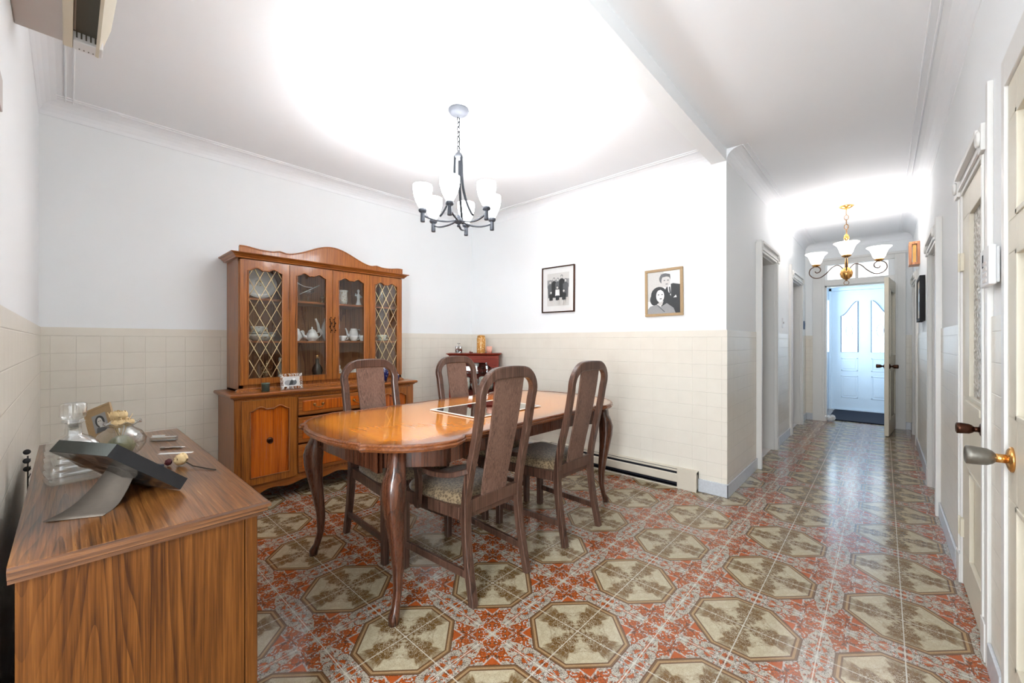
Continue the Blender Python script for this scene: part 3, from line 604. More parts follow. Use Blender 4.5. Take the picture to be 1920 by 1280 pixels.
# ---------------------------------------------------------------- dresser
DRX0, DRX1, DRY0, DRY1, DRZ = -2.395, -1.14, -0.072, 0.340, 0.78
dr = root('dresser', 'brown oak dresser with a moulded top against the left wall', 'dresser', (DRX0, DRY0, 0))
L = DRX1 - DRX0; W = DRY1 - DRY0
prof = [(0.0, 0.0), (0.006, -0.004), (0.006, -0.012), (0.0, -0.014), (0.0, -0.022), (-0.008, -0.026), (-0.008, -0.033)]   # outward, down
def ring(o, z): return [(-o, -min(o, 0) + 0.0, z), (L + o, 0, z), (L + o, W + o, z), (-o, W + o, z)]
rr = [[Vector((-o, 0, DRZ + z)), Vector((L + o, 0, DRZ + z)), Vector((L + o, W + o, DRZ + z)), Vector((-o, W + o, DRZ + z))] for o, z in prof]
G().loft(rr, smooth=False).build('edge_moulding', 'dresseredge', dr)
G().box(-0.001, L + 0.0, 0.0, W + 0.0, DRZ - 0.002, DRZ + 0.0012).build('top_panel', 'dressertop', dr)
G().box(0.02, L - 0.025, 0.008, W - 0.045, 0.0, DRZ - 0.033).build('carcass', 'dresser', dr)
G().box(0.015, L - 0.018, W - 0.043, W - 0.018, 0.0, DRZ - 0.033).build('face_frame', 'dresser', dr, 0.002)
for i in range(3):
    for j in range(2):
        xa = 0.05 + j * (L - 0.1) / 2; xb = xa + (L - 0.1) / 2 - 0.015; za = 0.09 + i * 0.215
        d = G().box(xa, xb, W - 0.018, W - 0.004, za, za + 0.195).build('drawer', 'dressertop', dr, 0.004)
        g = G()
        g.tube([((xa + xb) / 2 - 0.04, W - 0.004, za + 0.1), ((xa + xb) / 2 - 0.035, W + 0.01, za + 0.1), ((xa + xb) / 2 + 0.035, W + 0.01, za + 0.1), ((xa + xb) / 2 + 0.04, W - 0.004, za + 0.1)], 0.004, 6)
        g.build('drawer_handle', 'brass', d)
TZ = DRZ + 0.0014
# crystal decanter
dc = root('crystal_decanter', 'square cut-crystal decanter with ribbed stopper at the wall side of the dresser top', 'decanter', (-1.735, 0.012, TZ), 0.15)
g = G()
g.lathe([(0.0, 0), (0.052, 0), (0.056, 0.006), (0.052, 0.014), (0.055, 0.02), (0.055, 0.03), (0.051, 0.033), (0.054, 0.038), (0.054, 0.048), (0.050, 0.051), (0.054, 0.056), (0.054, 0.066), (0.050, 0.069), (0.053, 0.074), (0.053, 0.084), (0.049, 0.087), (0.052, 0.092), (0.050, 0.104), (0.040, 0.116), (0.026, 0.124), (0.017, 0.130), (0.016, 0.160), (0.024, 0.168), (0.022, 0.168), (0.011, 0.158), (0.010, 0.13), (0.03, 0.112), (0.042, 0.1), (0.042, 0.018), (0.0, 0.018)], n=40, sq=5, cap=False)
g.build('body', 'decanter', dc)
g = G(); g.lathe([(0.0, 0.150), (0.009, 0.150), (0.011, 0.170), (0.022, 0.176), (0.027, 0.184), (0.027, 0.216), (0.022, 0.220), (0.0, 0.222)], n=48, flute=0.06, nf=12, cap=False); g.build('stopper', 'decanter', dc)
# shadow box frame lying tilted on its card leg
Bq, Aq, Cq = Vector((-1.392, 0.205, 0.7835)), Vector((-1.315, 0.062, 0.917)), Vector((-1.505, -0.030, 0.912))
Dq = Cq + Bq - Aq; up = (Aq - Cq).cross(Bq - Aq).normalized()
if up.dot(Vector((0, 0, 1.18)) - Aq) > 0: up = -up
th = 0.030
fr = root('shadow_box_frame', 'black square frame wrapped in plastic, tipped on its card leg on the dresser', 'picture frame', tuple(Bq.lerp(Cq, .5)) )
O = fr.location.copy(); dn = Dq - O
ins = lambda k: [(p - O) + ((Aq + Dq) / 2 - p) * k for p in (Cq, Aq, Bq, Dq)]
q0 = ins(0); q1 = ins(0.09)
g = G()
for i in range(4):
    j = (i + 1) % 4
    m = 'blacktop' if i == 0 else 'black'
    g.hexa([q0[i], q0[j], q1[j], q1[i], q0[i] + up * th, q0[j] + up * th, q1[j] + up * th, q1[i] + up * th], m)
g.build('frame_sides', None, fr)
g = G(); r0 = ins(0.085); g.hexa([p + up * 0.010 for p in r0] + [p + up * 0.014 for p in r0]); g.build('back_board', 'black', fr)
random.seed(11)
g = G(); n = 9; grid = []
for i in range(n + 1):
    row = []
    for j in range(n + 1):
        a_, b_ = i / n, j / n
        p = q0[0].lerp(q0[1], a_).lerp(q0[3].lerp(q0[2], a_), b_)
        e = min(a_, 1 - a_, b_, 1 - b_)
        row.append(g.bm.verts.new(p - up * (0.0005 + (random.uniform(0.0, 0.010) if e > 0.02 else 0.0005))))
    grid.append(row)
for i in range(n):
    for j in range(n): f = g.bm.faces.new((grid[i][j], grid[i + 1][j], grid[i + 1][j + 1], grid[i][j + 1])); f.smooth = True
g.build('plastic_wrap', 'wrap', fr, fixn=False)
mid = (Aq + Cq + Bq + Dq) / 4 - O
f0 = Vector((-1.365, -0.036, TZ + 0.001)) - O; f1 = Vector((-1.315, 0.055, TZ + 0.001)) - O
t0 = mid + (Aq - Bq) * 0.05 + (Cq - Aq) * 0.12 + up * 0.008; t1 = t0 + (Aq - Cq) * 0.22 + (Bq - Aq) * 0.18
g = G(); La, Lb = [], []
for i in range(9):
    t = i / 8; sag = Vector((0, 0, -0.022 * math.sin(PI * t)))
    La.append(t0.lerp(f0, t) + sag); Lb.append(t1.lerp(f1, t) + sag)
g.loft([[a_, b_, b_ + Vector((0, 0, .0018)), a_ + Vector((0, 0, .0018))] for a_, b_ in zip(La, Lb)])
g.build('easel_leg', 'greycard', fr)
# navy box, fish bowl, card frame etc.
nb = tag(G().box(-0.045, 0.045, -0.035, 0.035, 0, 0.022).build('jewellery_box', 'navy', None, 0.002), 'small flat navy box half hidden beneath the tipped black frame', 'box'); nb.location = (-1.655, 0.150, TZ); nb.rotation_euler = (0, 0, 0.5)
bw = root('glass_bowl_vase', 'round clear glass bowl with ruffled rim holding dried flowers and moss', 'vase', (-1.938, 0.124, TZ))
pr = [(0.0, 0.003), (0.03, 0.0), (0.034, 0.004), (0.052, 0.018), (0.066, 0.042), (0.068, 0.062), (0.056, 0.086), (0.036, 0.100), (0.032, 0.106), (0.046, 0.116)]
G().lathe(pr, n=32, cap=False).build('bowl', 'thin', bw)
g = G(); g.loft([[Vector((r * math.cos(2 * PI * i / 48), r * math.sin(2 * PI * i / 48), z + dz * math.sin(8 * 2 * PI * i / 48))) for i in range(48)] for r, z, dz in ((0.046, 0.115, 0.001), (0.055, 0.120, 0.005), (0.053, 0.122, 0.005), (0.045, 0.117, 0.001))], cap=False)
g.build('ruffled_rim', 'thin', bw)
g = G(); random.seed(5); g.sphere((0.012, 0.0, 0.042), 0.036, n=16); g.sphere((-0.022, 0.01, 0.040), 0.026, n=14)
ob = g.build('dried_moss', 'moss', bw)
dtx = ob.modifiers.new('rough', 'DISPLACE'); tx = bpy.data.textures.new('lump', 'CLOUDS'); tx.noise_scale = 0.012; dtx.texture = tx; dtx.strength = 0.012
def rose(g, c, r, m='petal', tilt=(0, 0, 1), layers=4):
    A = Vector((0, 0, 1)).rotation_difference(Vector(tilt)).to_matrix(); c = Vector(c)
    for l in range(layers):
        k = 5; rad = r * (0.35 + 0.65 * l / (layers - 1))
        for i in range(k):
            a0 = 2 * PI * (i + 0.5 * l) / k; rows = []
            for u in range(5):
                z = -r * 0.7 + r * 1.5 * u / 4; rr_ = rad * (0.42 + 0.62 * math.sin(PI * 0.82 * u / 4))
                rows.append([c + A @ Vector((rr_ * math.cos(a0 + (v - 2) * 0.33), rr_ * math.sin(a0 + (v - 2) * 0.33), z - (0.16 * r * abs(v - 2) ** 1.6 if u > 2 else 0) + 0.06 * r * math.sin(3 * a0 + u))) for v in range(5)])
            g.loft(rows, m, cap=False, closed=False)
g = G()
for c, r in (((0.0, -0.005, 0.142), 0.024), ((-0.026, 0.006, 0.122), 0.018), ((0.028, -0.008, 0.120), 0.018), ((0.004, 0.02, 0.118), 0.016)): rose(g, c, r)
for i in range(7): g.tube([(0.004 * math.cos(i), 0.004 * math.sin(i), 0.06), (0.02 * math.cos(i * 0.9), 0.02 * math.sin(i * 0.9), 0.12), (0.032 * math.cos(i * 0.9), 0.032 * math.sin(i * 0.9), 0.138 + 0.004 * i % 3)], 0.0012, 5, 'petal')
g.build('dried_roses', None, bw)
# card photo frame leaning
def pic2d(g, items, O3, ex, ez, nrm, w_, h_):
    """items = (material, [(u,v)..]) with u,v in 0..1, stacked 0.3 mm apart along nrm"""
    for k, (m, poly) in enumerate(items):
        g.face([Vector(O3) + Vector(ex) * (u * w_) + Vector(ez) * (v * h_) + Vector(nrm) * (0.0004 * (k + 1)) for u, v in poly], m)
def ell(cx, cy, rx, ry, n=20): return [(cx + rx * math.cos(2 * PI * i / n), cy + ry * math.sin(2 * PI * i / n)) for i in range(n)]
rc = lambda a, b, c, d: [(a, c), (b, c), (b, d), (a, d)]
portrait = [('ph2', rc(0, 1, 0, 1)), ('ph4', ell(.5, .58, .33, .33)), ('ph3', [(.1, 0), (.9, 0), (.8, .25), (.6, .33), (.4, .33), (.2, .25)]), ('ph1', ell(.5, .55, .19, .25)), ('ph1', rc(.43, .57, .24, .36)), ('ph4', ell(.43, .6, .04, .02)), ('ph4', ell(.57, .6, .04, .02)), ('ph3', ell(.5, .43, .06, .02))]
cf = root('card_photo_frame', 'gold-brown card frame with a small old portrait, leaning behind the flower bowl', 'picture frame', (-2.10, 0.098, TZ + 0.019), 0)
cf.rotation_euler = (math.radians(-14), math.radians(-24), math.radians(52))
G().box(-0.042, 0.042, 0.0, 0.004, 0.0, 0.150).box(-0.046, -0.042, -0.002, 0.006, 0, 0.150).box(0.042, 0.046, -0.002, 0.006, 0, 0.150).box(-0.046, 0.046, -0.002, 0.006, 0.146, 0.152).build('card_mount', 'kraft', cf)
g = G(); pic2d(g, portrait, (-0.024, -0.0004, 0.055), (1, 0, 0), (0, 0, 1), (0, -1, 0), 0.048, 0.068); g.build('portrait_photo', None, cf, fixn=False)
G().hexa([Vector(p) for p in ((-0.012, 0.004, 0.10), (0.012, 0.004, 0.10), (0.012, 0.008, 0.10), (-0.012, 0.008, 0.10), (-0.012, 0.070, 0.022), (0.012, 0.070, 0.022), (0.012, 0.074, 0.022), (-0.012, 0.074, 0.022))]).build('easel_strut', 'black', cf)
# small clear case, strip, pen, rose
cc = root('clear_plastic_case', 'small clear case with white labels near the far corner of the dresser top', 'case', (-2.135, 0.262, TZ), 0.95)
G().box(-0.045, 0.045, -0.011, 0.011, 0, 0.016).build('case_body', 'thin', cc, 0.002)
g = G(); g.box(-0.04, 0.044, -0.008, 0.003, 0.0162, 0.0172, 'china'); g.box(-0.044, 0.0, 0.005, 0.010, 0.018, 0.021, 'china'); g.box(-0.04, 0.04, -0.007, 0.007, 0.001, 0.004, 'ph2'); g.build('white_label', None, cc)
pn = tag(G().tube([(-0.035, 0, 0.004), (0.03, 0, 0.004), (0.045, 0, 0.004)], [0.004, 0.004, 0.001], 8).build('pen', 'chrome'), 'short silver pen lying beside the white paper strip', 'pen'); pn.location = (-1.955, 0.262, TZ); pn.rotation_euler = (0, 0, 0.95)
ps = tag(G().box(-0.052, 0.052, -0.009, 0.009, 0, 0.0006).build('paper_strip', 'china'), 'narrow white paper strip lying on the dresser beside a pen', 'paper'); ps.location = (-1.865, 0.262, TZ); ps.rotation_euler = (0, 0, 0.93)
ro = root('dried_rose', 'single dried cream rose lying on the dresser top with its dark stem', 'flower', (-1.66, 0.248, TZ))
g = G(); rose(g, (0, 0, 0.021), 0.020, 'petal', (-0.6, -0.6, 0.3), 5); g.build('bloom', None, ro)
g = G(); rose(g, (-0.03, -0.028, 0.012), 0.011, 'petal2', (-0.6, -0.6, 0.1), 3); g.build('burgundy_bud', None, ro)
G().tube([(0.01, 0.01, 0.012), (0.05, 0.02, 0.006), (0.10, 0.045, 0.003), (0.135, 0.062, 0.002)], 0.0018, 6).build('stem', 'stem', ro)
tw = root('dark_leaf_twig', 'thin twig with small round dark leaves in the gap behind the dresser', 'twig', (-2.10, -0.088, 0))
g = G(); g.tube([(0, 0, 0.0), (0.01, 0.0, 0.4), (0.0, 0.0, 0.80)], 0.002, 6)
for z in (0.74, 0.765, 0.79): g.tube([(0, 0, z - 0.02), (0.0, 0.006, z)], 0.0012, 5)
g.build('stem', 'stem', tw)
g = G()
for i, z in enumerate((0.755, 0.785, 0.812)): g.lathe([(0, 0), (0.009, 0.0), (0.009, 0.002), (0, 0.002)], ((-0.008, 0.008, -0.004)[i], -0.002, z), 12, axis=(1, -0.05, 0.5))
g.build('round_leaves', 'black', tw)

# ---------------------------------------------------------------- china cabinet
HB = -3.3
cb = root('china_cabinet', 'honey oak china cabinet with glazed hutch and scalloped pediment', 'cabinet', (XW + 0.012, 0.775, 0))
BD = HB - (XW + 0.012); BW = 1.445
# local x = out from wall, local y along wall, z up
def bx(g, *a, m=None): return g.box(*a, m)
g = G(); g.box(0.0, BD - 0.02, 0.0, 0.02, 0.06, 0.775).box(0, BD - 0.02, BW - 0.02, BW, 0.06, 0.775).box(0, 0.01, 0.02, BW - 0.02, 0.1, 0.775).box(0, BD - 0.02, 0.02, BW - 0.02, 0.13, 0.15).box(0.01, BD - 0.03, 0.37, 0.39, 0.15, 0.775).box(0.01, BD - 0.03, BW - 0.39, BW - 0.37, 0.15, 0.775)
g.build('base_carcass', 'oak', cb)
g = G(); g.box(BD - 0.022, BD, 0, 0.045, 0, 0.775).box(BD - 0.022, BD, BW - 0.045, BW, 0, 0.775).box(BD - 0.022, BD, 0.045, BW - 0.045, 0.755, 0.775).box(BD - 0.022, BD, 0.045, BW - 0.045, 0.155, 0.175).box(BD - 0.022, BD, 0.385, 0.415, 0.175, 0.755).box(BD - 0.022, BD, BW - 0.415, BW - 0.385, 0.175, 0.755)
g.box(0.0, 0.05, 0, 0.045, 0, 0.06).box(0.0, 0.05, BW - 0.045, BW, 0, 0.06).box(BD - 0.06, BD - 0.022, 0.0, 0.03, 0, 0.12).box(BD - 0.06, BD - 0.022, BW - 0.03, BW, 0, 0.12)
g.build('face_frame', 'oak', cb, 0.002)
# scalloped valance
def val(y): 
    t = y / BW; u = abs(t - 0.5) * 2
    return 0.115 - 0.07 * (max(0, u - 0.55) / 0.45) ** 1.6 + 0.012 * math.cos(u * 18)
ys = [0.045 + (BW - 0.09) * i / 48 for i in range(49)]
poly = [(BD - 0.02, y, 0.158) for y in ys] + [(BD - 0.02, y, val(y)) for y in ys[::-1]]
G().prism(poly, (0.022, 0, 0)).build('valance', 'oakh', cb)
def moulded(g, x1, y0, y1, prof, base=0.0):
    g.loft([[Vector((base, y0 - o, z)), Vector((x1 + o, y0 - o, z)), Vector((x1 + o, y1 + o, z)), Vector((base, y1 + o, z))] for o, z in prof], smooth=False)
g = G(); moulded(g, BD, 0, BW, [(0.0, 0.775), (0.006, 0.775), (0.012, 0.785), (0.026, 0.790), (0.030, 0.797), (0.030, 0.806), (0.024, 0.812), (0.0, 0.813)]); g.build('counter_top', 'oakh', cb)
def scalloptop(y0, y1, zb, amp, n=24, humps=2):
    out = []
    for i in range(n + 1):
        t = i / n; s = abs(math.sin(PI * humps * t)) if 0 else 0
        e = 0.5 - 0.5 * math.cos(2 * PI * humps * t)
        flat = 0.35 if (abs(t - 0.5) < 0.08) else 0
        out.append((y0 + (y1 - y0) * t, zb + amp * max(e, flat)))
    return out
def panel_door(y0, y1, z0, z1, hy=None, glass=False, lead=False, x=BD, mat='oak', parent=cb, panelmat='oakpanel', st=0.055, amp=0.028, bot=None, handle='ring'):
    th_ = 0.02; bot = bot or st
    d = G(); ia, ib = y0 + st, y1 - st; zb = z1 - st - amp
    d.box(x, x + th_, y0, ia, z0, z1).box(x, x + th_, ib, y1, z0, z1).box(x, x + th_, ia, ib, z0, z0 + bot)
    top = scalloptop(ia, ib, zb, amp)
    d.prism([(x, ia, z1)] + [(x, y, z) for y, z in top] + [(x, ib, z1)], (th_, 0, 0))
    # moulding bead
    path = [(x + th_, ia, z0 + bot)] + [(x + th_, y, z) for y, z in top] + [(x + th_, ib, z0 + bot)]
    d.tube(path, 0.005, 6, close=True)
    o = d.build('glazed_door' if glass else 'panel_door', mat, parent)
    if glass:
        pp = [(x + 0.008, ia - 0.004, z0 + bot - 0.004)] + [(x + 0.008, y, z + 0.004) for y, z in top] + [(x + 0.008, ib + 0.004, z0 + bot - 0.004)]
        G().prism(pp, (0.003, 0, 0)).build('glass_pane', 'pane', o)
        if lead:
            g = G(); w_ = ib - ia; hh = zb + amp * 0.6 - (z0 + bot); sx = w_ / 3.0; sz = sx * 1.95
            segs = []
            def clip(p, q):
                t0, t1 = 0.0, 1.0
                for k, lo, hi in ((0, ia, ib), (1, z0 + bot, zb + amp * 0.75)):
                    dlt = q[k] - p[k]
                    if abs(dlt) < 1e-9: continue
                    ta, tb = (lo - p[k]) / dlt, (hi - p[k]) / dlt
                    if ta > tb: ta, tb = tb, ta
                    t0, t1 = max(t0, ta), min(t1, tb)
                if t1 - t0 > 0.002: segs.append(((p[0] + (q[0] - p[0]) * t0, p[1] + (q[1] - p[1]) * t0), (p[0] + (q[0] - p[0]) * t1, p[1] + (q[1] - p[1]) * t1)))
            for k in range(-14, 24):
                yy = ia + k * sx
                clip((yy, z0 + bot), (yy + hh * sx / sz * 1.2, z0 + bot + hh * 1.2)); clip((yy, z0 + bot), (yy - hh * sx / sz * 1.2, z0 + bot + hh * 1.2))
            for a_, b_ in segs: g.tube([(x + 0.014, a_[0], a_[1]), (x + 0.014, b_[0], b_[1])], 0.0026, 4)
            g.build('diamond_leading', 'lead', o)
    else:
        pp = [(x + 0.004, ia, z0 + bot)] + [(x + 0.004, y, z) for y, z in top] + [(x + 0.004, ib, z0 + bot)]
        G().prism(pp, (0.006, 0, 0)).build('inset_panel', panelmat, o)
    if hy is not None:
        g = G(); hz = (z0 + z1) / 2
        if handle == 'ring':
            g.lathe([(0, 0), (0.022, 0), (0.018, 0.003), (0.008, 0.005), (0.005, 0.010), (0, 0.011)], (x + (0.010 if not glass else th_), hy, hz), 14, axis=(1, 0, 0))
            g.tube([(x + 0.022 , hy + 0.016 * math.cos(t * PI / 6), hz - 0.006 + 0.016 * math.sin(t * PI / 6)) for t in range(12)], 0.003, 5, close=True)
        else:
            for k in range(9): g.sphere((x + th_ + 0.004, hy + 0.006 * math.sin(k * 1.6), hz - 0.06 + 0.015 * k), 0.007 if k % 2 else 0.005, n=8)
            g.tube([(x + th_ + 0.004, hy - 0.004, hz - 0.02), (x + th_ + 0.018, hy - 0.004, hz), (x + th_ + 0.004, hy - 0.004, hz + 0.03)], 0.003, 6)
        g.build('door_handle', 'bronze', o)
    return o
panel_door(0.042, 0.396, 0.165, 0.762, hy=0.219, st=0.05); panel_door(BW - 0.396, BW - 0.042, 0.165, 0.762, hy=BW - 0.219, st=0.05)
for z0, z1 in ((0.615, 0.752), (0.405, 0.600), (0.180, 0.392)):
    a0, a1 = 0.412, BW - 0.412
    d = G().box(BD, BD + 0.016, a0, a1, z0, z1).build('drawer', 'oakh', cb, 0.004)
    G().box(BD + 0.012, BD + 0.020, a0 + 0.03, a1 - 0.03, z0 + 0.028, z1 - 0.028).build('drawer_panel', 'oakpanel', d, 0.006)
    for hy in (a0 + 0.15, a1 - 0.15):
        g = G(); hz = (z0 + z1) / 2
        for s_ in (-1, 1): g.lathe([(0, 0), (0.012, 0), (0.009, 0.004), (0, 0.007)], (BD + 0.02, hy + s_ * 0.032, hz + 0.006), 10, axis=(1, 0, 0))
        g.tube([(BD + 0.028, hy - 0.034, hz + 0.006), (BD + 0.036, hy - 0.022, hz - 0.012), (BD + 0.036, hy, hz - 0.016), (BD + 0.036, hy + 0.022, hz - 0.012), (BD + 0.028, hy + 0.034, hz + 0.006)], 0.0035, 6)
        g.build('drawer_handle', 'brass', d)
# hutch
HD = -3.42 - (XW + 0.012); h0, h1 = 0.055, BW - 0.055; z0h, z1h = 0.813, 1.785
for y in (h0, h1 - 0.018): G().box(0, HD - 0.02, y, y + 0.018, z0h, z1h).build('hutch_side', 'oak', cb)
G().box(0.0, 0.008, h0 + 0.018, h1 - 0.018, z0h, z1h).build('hutch_back', 'hutchback', cb)
g = G(); g.box(HD - 0.02, HD, h0, h0 + 0.03, z0h, z1h).box(HD - 0.02, HD, h1 - 0.03, h1, z0h, z1h).box(HD - 0.02, HD, h0, h1, 1.757, z1h).box(HD - 0.02, HD, h0, h1, z0h, z0h + 0.05)
g.box(0.0, HD, h0, h1, z0h, z0h + 0.02)
moulded(g, HD, h0, h1, [(0.0, z0h), (0.018, z0h), (0.016, z0h + 0.012), (0.004, z0h + 0.02), (0.0, z0h + 0.026)], base=HD - 0.018)
g.build('hutch_frame', 'oak', cb, 0.0015)
for z in (1.185, 1.505): G().box(0.009, HD - 0.035, h0 + 0.019, h1 - 0.019, z - 0.016, z).build('shelf', 'oakh', cb, 0.001)
for y in (0.388, 1.057): G().box(0.009, HD - 0.022, y - 0.008, y + 0.008, z0h + 0.021, z1h - 0.002).build('divider', 'hutchback', cb)
dz0, dz1 = z0h + 0.052, 1.772
dw = [(h0 + 0.006, 0.388), (0.392, 0.7205), (0.7245, 1.053), (1.057, h1 - 0.006)]
for i, (a0, a1) in enumerate(dw):
    hy = None
    if i == 1: hy = a1 - 0.014
    if i == 2: hy = a0 + 0.014
    panel_door(a0, a1, dz0, dz1, hy=hy, glass=True, lead=i in (0, 3), x=HD, st=0.05, amp=0.026, bot=0.045, handle='ornate')
g = G(); moulded(g, HD, h0, h1, [(0.0, z1h - 0.004), (0.022, z1h - 0.002), (0.024, z1h + 0.006), (0.030, z1h + 0.010), (0.040, z1h + 0.022), (0.054, z1h + 0.028), (0.056, z1h + 0.034), (0.0, z1h + 0.036)]); g.build('cornice', 'oakh', cb)
pts = []
cyc = (h0 + h1) / 2; hw = (h1 - h0) / 2
for i in range(61):
    t = -1 + 2 * i / 60; u = abs(t)
    z = 0.115 * (0.5 + 0.5 * math.cos(PI * min(u / 0.56, 1))) + 0.035 + 0.012 * math.exp(-((u - 0.60) / 0.05) ** 2) + 0.016 * math.exp(-((u - 0.96) / 0.12) ** 2)
    pts.append((cyc + t * hw, z1h + 0.034 + z * 0.95))
poly = [(HD + 0.006, y, z) for y, z in pts] + [(HD + 0.006, h1, z1h + 0.032), (HD + 0.006, h0, z1h + 0.032)]
g = G(); g.prism(poly, (0.018, 0, 0)); g.tube([(HD + 0.022, y, z) for y, z in pts], 0.006, 6); g.build('pediment', 'oak', cb)

# ---- things in and on the china cabinet
CX0 = XW + 0.012; CY0 = 0.775
S1, S2, S0 = 1.185, 1.505, z0h + 0.020
def lath(name, label, cat, x, y, z, prof, mat, n=24, group=None, **kw):
    o = G().lathe(prof, n=n, cap=False, **kw).build(name, mat); o.location = (x, y, z); return tag(o, label, cat, group)
# plate
pl = root('dinner_plate', 'round white dinner plate with a floral centre, upright on the top left shelf', 'plate', (-3.55, 1.005, S2), 0)
prp = [(0, 0.0), (0.08, 0.0), (0.085, 0.006), (0.125, 0.016), (0.126, 0.019), (0.085, 0.011), (0.078, 0.005), (0, 0.004)]
G().lathe(prp, (-0.04, 0, 0.128), 40, cap=False, axis=(0.97, 0, 0.22), flute=0.008, nf=12).build('plate_body', 'china', pl)
G().lathe([(0, 0.0055), (0.026, 0.0055), (0.022, 0.0062), (0, 0.0065)], (-0.04, 0, 0.128), 16, cap=False, axis=(0.97, 0, 0.22)).build('floral_centre', 'chinapattern', pl)
def cup(g, c, r, h, m, saucer=True, hd=(0, 1)):
    x, y, z = c; s = 0.0
    if saucer: g.lathe([(0, 0.002), (r * 0.6, 0.0), (r * 1.45, 0.014), (r * 1.42, 0.016), (r * .6, 0.004), (0, 0.004)], c, 24, m, cap=False); s = 0.004
    g.lathe([(0, s), (r * .55, s), (r * .6, s + 0.006), (r * .9, s + h * .5), (r, s + h), (r * .95, s + h), (r * .84, s + h * .5), (0, s + 0.008)], c, 24, m, cap=False)
    g.tube([(x + hd[0] * r * 0.9, y + hd[1] * r * .9, z + s + h * .8), (x + hd[0] * r * 1.45, y + hd[1] * r * 1.45, z + s + h * .75), (x + hd[0] * r * 1.4, y + hd[1] * r * 1.4, z + s + h * .35), (x + hd[0] * r * .8, y + hd[1] * r * .8, z + s + h * .25)], 0.003, 6, m)
def cupobj(name, label, x, y, z, r, h, m, saucer=True, group=None):
    g = G(); cup(g, (0, 0, 0), r, h, None, saucer); o = g.build(name, m); o.location = (x, y, z); return tag(o, label, 'cup', group)
lath('serving_bowl', 'patterned wide bowl at the bottom of the stack behind the left leaded door', 'bowl', -3.56, 1.01, S1, [(0, 0.002), (0.05, 0), (0.095, 0.035), (0.10, 0.05), (0.095, 0.05), (0.09, 0.036), (0.04, 0.008), (0, 0.008)], 'chinapattern')
lath('serving_plate', 'patterned plate laid over the wide bowl behind the left leaded door', 'plate', -3.56, 1.01, S1 + 0.051, [(0, 0), (0.06, 0), (0.11, 0.012), (0.108, 0.014), (0.06, 0.004), (0, 0.004)], 'chinapattern')
cupobj('teacup', 'patterned teacup on top of the stacked bowls behind the left leaded door', -3.56, 0.99, S1 + 0.0565, 0.048, 0.055, 'chinapattern', False)
lath('small_bowl', 'small pale bowl beside the stacked bowls, left end of the middle shelf', 'bowl', -3.52, 0.895, S1, [(0, 0.002), (0.02, 0), (0.036, 0.05), (0.034, 0.05), (0.018, 0.006), (0, 0.006)], 'china')
def pot(name, label, cat, x, y, z, s, tall=1.0, spout=True, lid=True, handle=True, m='china', sy=-1):
    r = root(name, label, cat, (x, y, z))
    G().lathe([(0, 0), (0.03 * s, 0), (0.03 * s, 0.006 * s), (0.045 * s, 0.022 * s * tall), (0.052 * s, 0.045 * s * tall), (0.042 * s, 0.075 * s * tall), (0.030 * s, 0.092 * s * tall), (0.033 * s, 0.098 * s * tall), (0.029 * s, 0.098 * s * tall)], n=24, cap=False).build('body', m, r)
    H = 0.098 * s * tall
    if lid: G().lathe([(0.032 * s, H), (0.030 * s, H + 0.006 * s), (0.016 * s, H + 0.016 * s), (0.004 * s, H + 0.022 * s), (0.008 * s, H + 0.030 * s), (0.005 * s, H + 0.038 * s), (0, H + 0.040 * s)], n=18).build('lid', m, r)
    if spout: G().tube(smoothpath([(0, sy * 0.042 * s, H * .35), (0, sy * 0.066 * s, H * .5), (0, sy * 0.076 * s, H * .78), (0, sy * 0.092 * s, H * 1.02)], 4), [0.014 * s] * 5 + [0.010 * s] * 4 + [0.007 * s] * 4, 10).build('spout', m, r)
    if handle: G().tube(smoothpath([(0, -sy * 0.036 * s, H * .88), (0, -sy * 0.066 * s, H * .92), (0, -sy * 0.074 * s, H * .6), (0, -sy * 0.048 * s, H * .3)], 4), 0.0045 * s, 8).build('handle', m, r)
    return r
pot('sugar_bowl', 'white lidded sugar bowl at the far left behind the inner left door', 'sugar bowl', -3.52, 1.255, S1, 0.82, 1.1, spout=False)
pot('teapot', 'small squat white lidded pot left of the tall coffee pot', 'teapot', -3.50, 1.372, S1, 0.95, 0.85, spout=True)
pot('coffee_pot', 'tall white coffee pot with long spout behind the middle door frames', 'coffee pot', -3.56, 1.535, S1, 1.22, 1.55, lid=True)
cupobj('teacup', 'white teacup nearest the coffee pot handle behind the inner right door', -3.50, 1.630, S1, 0.033, 0.045, 'china', False, None)
pot('creamer', 'white creamer jug with a small spout behind the inner right door', 'jug', -3.57, 1.765, S1, 0.85, 1.35, lid=False)
cupobj('teacup', 'white teacup standing in front of the creamer jug', -3.47, 1.715, S1, 0.036, 0.046, 'china', False, None)
lath('side_plates', 'low stack of white plates under a cup at the right end of the inner right bay', 'plates', -3.54, 1.775 + 0.02, S1, [(0, 0), (0.03, 0), (0.032, 0.012), (0.0, 0.012)], 'china') if False else None
o = cupobj('teacup', 'white teacup at the far right behind the inner right door', -3.46, 1.79, S1, 0.030, 0.05, 'china', False, None)
cupobj('teacup', 'green floral teacup on its saucer behind the right leaded door', -3.54, 2.03, S1, 0.045, 0.055, 'chinagreen')
gv = root('glass_compote', 'clear glass compote with long curved stems on the top shelf of the inner left bay', 'glass dish', (-3.55, 1.36, S2))
G().lathe([(0, 0), (0.035, 0), (0.006, 0.01), (0.005, 0.05), (0.02, 0.06), (0.05, 0.10), (0.048, 0.10), (0.0, 0.064)], n=24, cap=False).build('dish', 'thin', gv)
